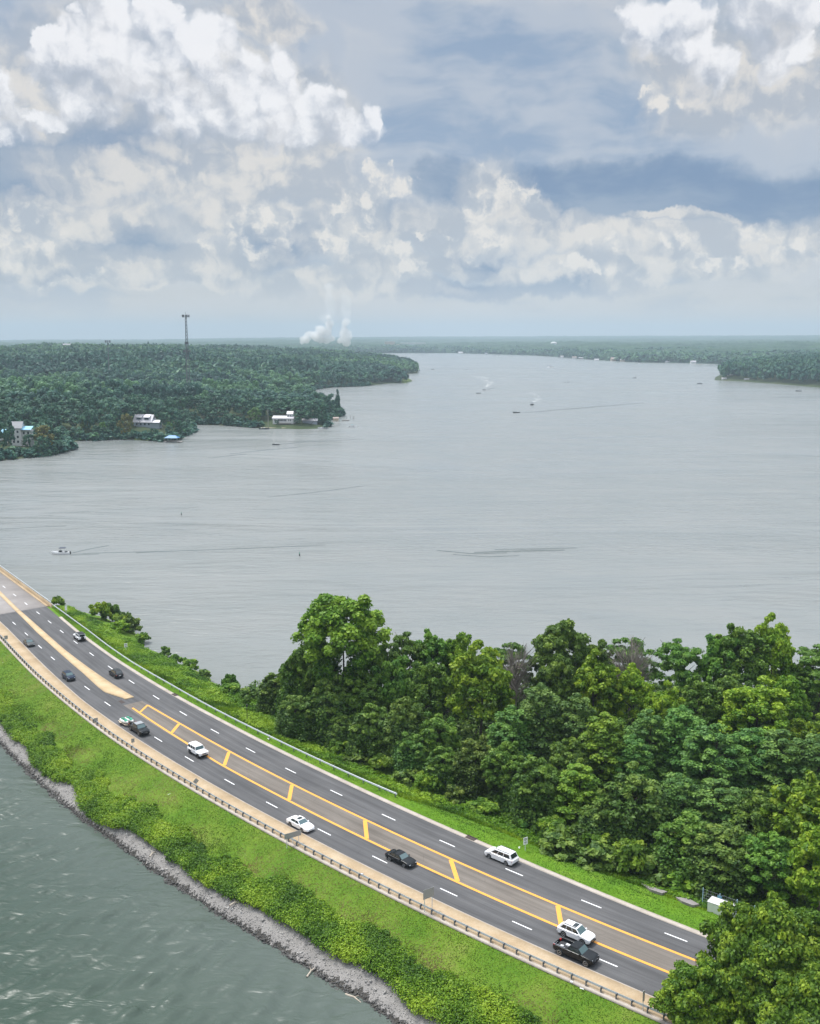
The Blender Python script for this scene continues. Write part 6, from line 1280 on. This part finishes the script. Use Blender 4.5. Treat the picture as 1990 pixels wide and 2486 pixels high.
boat(1540, 918, 8, 20, 'boatdark', 'speedboat with a short white wake left of the wooded point'); boat(1698, 932, 8.5, 180, 'boatdark', 'dark pontoon boat just left of the wooded point', canopy='navy')
boat(1938, 950, 8.5, 180, 'boatdark', 'dark boat below the wooded point near the right edge', canopy='navy'); boat(1050, 897, 8, 180, 'boatdark', 'far dark boat off the tip of the second headland', canopy='navy')
boat(1133, 897, 6, 180, 'boatdark', 'tiny far dark boat in the bright band of water'); boat(1336, 892, 16, 175, 'boatwhite', 'far white boat with bright foam in the bright band of water')
boat(1555, 883, 14, 180, 'boatwhite', 'far white boat under the sandy far shore'); boat(1209, 865, 16, 180, 'boatwhite', 'tiny white boat close to the far shore')
def ridge(pts, w, h, name, mat, z=WZ, jag=0.0):
    """low rounded swell following photo points on the lake"""
    P = np.array([at(x, y, z) for x, y in pts]); t = np.linspace(0, 1, len(P)); n = max(8, int(np.hypot(*np.diff(P, axis=0).T).sum() / 3)); tt = np.linspace(0, 1, n); Q = np.c_[np.interp(tt, t, P[:, 0]), np.interp(tt, t, P[:, 1])]
    d = np.gradient(Q, axis=0); d /= np.linalg.norm(d, axis=1)[:, None]; nn = np.c_[-d[:, 1], d[:, 0]]; V_ = []; prof = np.linspace(-1, 1, 7); am = h * np.sin(np.pi * np.clip(tt, .02, .98)) ** .5 * (.55 + .9 * fbm(Q, .12, 5)); Q = Q + nn * ((fbm(Q, .05, 6) - .5) * w * 1.2)[:, None]
    for p in prof: V_.append(np.c_[Q + nn * (p * w / 2), z + .004 + am * (math.cos(p * math.pi / 2) ** 2)])
    V_ = np.concatenate(V_); F = np.array([(k * n + i, k * n + i + 1, (k + 1) * n + i + 1, (k + 1) * n + i) for k in range(6) for i in range(n - 1)])
    return V_, F
def wake(label, ridges, foam=(), seed=0):
    Vs, Fs, b = [], [], 0
    for pts, w, h in ridges:
        v, f = ridge(pts, w, h, '', None); Vs.append(v); Fs.append(f + b); b += len(v)
    o = link('wake', npmesh('wake', np.concatenate(Vs), np.concatenate(Fs), smooth=True), M_['wakewater']); tag(o, label, 'wake', kind='stuff')
    if foam:
        rg = np.random.default_rng(seed); C_ = []; S_ = []
        for pts, w, n in foam:
            P = np.array([at(x, y, WZ) for x, y in pts]); t = np.linspace(0, 1, len(P)); u = rg.random(n); q = np.c_[np.interp(u, t, P[:, 0]), np.interp(u, t, P[:, 1])] + rg.normal(size=(n, 2)) * w * (.3 + u[:, None]); C_.append(q); S_.append(rg.uniform(.12, .4, n) * w * .6)
        C_ = np.concatenate(C_); S_ = np.concatenate(S_); n = len(C_); a = rg.uniform(0, 6.28, (n, 5)); a.sort(1); r_ = S_[:, None] * rg.uniform(.6, 1.2, (n, 5)); V_ = np.stack([C_[:, :1] + r_ * np.cos(a), C_[:, 1:] + r_ * np.sin(a), np.full((n, 5), WZ + .06) + rg.uniform(0, .05, (n, 1))], -1).reshape(-1, 3)
        fo = link('foam', npmesh('foam', V_, np.arange(n * 5).reshape(-1, 5)), M_['foam'], o)
wake('rippled wake stretching right of the white motorboat near the bridge', [([(168, 1346), (250, 1342), (330, 1340), (420, 1338)], 1.3, .13), ([(330, 1342), (480, 1336), (640, 1330), (790, 1323)], 1.3, .10), ([(168, 1344), (215, 1333), (262, 1324)], 1.2, .12), ([(172, 1348), (215, 1346), (240, 1345)], 1.0, .10)], [([(166, 1346), (172, 1345)], .3, 25)])
wake('thin dark wake of the small fishing boat', [([(676, 1079), (720, 1075), (800, 1070), (880, 1066)], 2.2, .35), ([(700, 1072), (780, 1068), (860, 1062)], 2, .2), ([(560, 1102), (640, 1093), (720, 1086)], 2.4, .3), ([(505, 1112), (560, 1106), (600, 1102)], 2.4, .3)])
wake('long thin wake running right from the wakeboard boat', [([(1262, 1003), (1310, 999), (1380, 993), (1480, 985), (1560, 978)], 4, .5)], [([(1258, 1002), (1268, 1002)], 1.2, 160), ([(1246, 1002), (1250, 1002)], .8, 60)], 1)
wake('white spray trailing behind the pair of speedboats', [([(1182, 946), (1200, 941)], 4, .4)], [([(1168, 946), (1188, 946)], 1.4, 260), ([(1153, 955), (1172, 954)], 1.2, 200), ([(1180, 940), (1190, 930), (1172, 918), (1160, 914)], 6, 500), ([(1296, 976), (1306, 968), (1290, 950)], 4, 260)], 2)
wake('short white wakes of the far boats', [([(1500, 919), (1535, 918)], 3, .3)], [([(1544, 918), (1554, 917)], 1.6, 160), ([(1328, 892), (1342, 893)], 4, 500), ([(1550, 883), (1562, 883)], 3, 260)], 3)
wake('long dark ripples crossing the open lake', [([(1150, 1340), (1220, 1339), (1290, 1338), (1370, 1335)], 1.6, .34), ([(1060, 1336), (1140, 1343), (1230, 1342)], 1.4, .2), ([(1200, 1334), (1300, 1333), (1400, 1330)], 1.3, .2), ([(1100, 1346), (1180, 1351), (1260, 1349)], 1.2, .15), ([(650, 1207), (760, 1196), (880, 1180)], 1.8, .16), ([(0, 1284), (90, 1280), (160, 1277)], 1.6, .2)])
# raft and pilings off the headland, docks
xy = at(839, 1021, WZ); e = empty('raft', (*xy, WZ)); tag(e, 'dark swimming raft floating off the headland tip', 'raft'); m = MB(); m.box(-3.4, 3.4, -1.6, 1.6, .1, .7); m.build('deck', M_['timber'], e)
for i, (px, py) in enumerate(((841, 1017), (851, 1016), (857, 1018), (859, 1017))):
    xy = at(px, py, WZ); m = MB(); m.tube((0, 0, -1), (0, 0, 3.2), .16, n=6); o = m.build('piling', M_['timber']); o.location = (*xy, WZ); tag(o, f'thin piling in the water right of the raft, {ORD[i]} from the left', 'piling', 'pilings off the headland')
for px, py, w, rz, lb in ((655, 1040, 16, 8, 'pale dock along the shore left of the long white house'), (700, 1040, 12, 20, 'short pale dock in front of the long white house'), (990, 924, 22, 0, 'dock on the little islet at the second headland'), (1408, 876, 30, 2, 'dark dock on the far shore left of the tan houses'), (1690, 886, 34, 0, 'long pale dock on the far shore near the wooded point')):
    xy = at(px, py, WZ); e = empty('dock', (*xy, WZ), R(rz)); tag(e, lb, 'dock'); m = MB(); m.box(-w / 2, w / 2, -1, 1, .4, .7); m.build('deck', M_['timber'] if 'dark' in lb else M_['sandy'], e)

# ------------------------------------------------------------------ steam over the far plant
sm = bpy.data.materials.new('steam'); sm.use_nodes = True; nt = sm.node_tree; nt.nodes.remove(nt.nodes['Principled BSDF']); pv = nt.nodes.new('ShaderNodeVolumePrincipled')
pv.inputs['Color'].default_value = (.97, .96, .95, 1); pv.inputs['Density'].default_value = .05; pv.inputs['Anisotropy'].default_value = .2; nt.links.new(pv.outputs[0], nt.nodes['Material Output'].inputs['Volume'])
sm2 = sm.copy(); sm2.name = 'thin_steam'; sm2.node_tree.nodes[-1].inputs['Density'].default_value = .006
for n_ in sm2.node_tree.nodes:
    if n_.type == 'PRINCIPLED_VOLUME': n_.inputs['Density'].default_value = .006
SD_ = 4200.0
def plume(label, blobs, mat, seed):
    """one lumpy closed surface round a chain of puffs given at photo points and photo radii"""
    rgp = random.Random(seed); k = SD_ / FPX; e = None; bm = bmesh.new(); mb = bpy.data.metaballs.new('steam'); mb.resolution = 9; mb.render_resolution = 9; mb.threshold = .1
    o = bpy.data.objects.new('steam_src', mb); COL.objects.link(o); bx, by, br = blobs[0]; a, _ = ang(bx, by); x0 = SD_ * math.tan(R(a)); 
    for bx, by, br in blobs:
        for j in range(4):
            ex = bx + rgp.uniform(-.6, .6) * br; ey = by + rgp.uniform(-.6, .6) * br; a, _ = ang(ex, ey); el = mb.elements.new(); el.co = (SD_ * math.tan(R(a)), SD_ + rgp.uniform(-.5, .5) * br * k, top_z(ex, ey, (0, SD_))); el.radius = br * k * rgp.uniform(.7, 1.15)
    dg = bpy.context.evaluated_depsgraph_get(); me = bpy.data.meshes.new_from_object(o.evaluated_get(dg)); me.name = 'steam'; bpy.data.objects.remove(o)
    me.materials.clear(); me.materials.append(mat); s_ = link('steam', me); tag(s_, label, 'steam', 'steam columns over the far plant', 'stuff'); return s_
plume('widest white steam column rising from the far plant', [(736, 828, 9), (748, 822, 12), (760, 812, 14), (772, 820, 12), (782, 806, 12), (770, 794, 8), (745, 810, 8)], sm, 1)
plume('middle steam column rising from the far plant', [(786, 826, 9), (796, 820, 12), (792, 802, 10), (798, 786, 10), (804, 824, 8), (796, 772, 7)], sm, 2)
plume('right-hand steam column rising from the far plant', [(826, 829, 8), (838, 826, 12), (834, 806, 11), (844, 812, 10), (838, 790, 9), (842, 776, 7)], sm, 3)
plume('thin steam veil drifting up above the left columns', [(797, 778, 13), (799, 764, 13), (797, 750, 12), (785, 770, 10), (800, 735, 12), (803, 718, 12), (800, 702, 13)], sm2, 4)
plume('thin steam veil drifting up above the right column', [(840, 778, 12), (843, 764, 12), (838, 750, 11), (842, 735, 11), (838, 718, 11)], sm2, 5)

# ------------------------------------------------------------------ haze
hz = bpy.data.materials.new('haze'); hz.use_nodes = True; nt = hz.node_tree; nt.nodes.remove(nt.nodes['Principled BSDF']); pv = nt.nodes.new('ShaderNodeVolumePrincipled')
pv.inputs['Color'].default_value = (.53, .635, .735, 1); pv.inputs['Density'].default_value = .00010; pv.inputs['Anisotropy'].default_value = 0.0
nt.links.new(pv.outputs[0], nt.nodes['Material Output'].inputs['Volume'])
m = MB(); m.box(-26000, 26000, -3500, 25500, -16, 345); o = m.build('haze', hz); tag(o, kind='stuff')
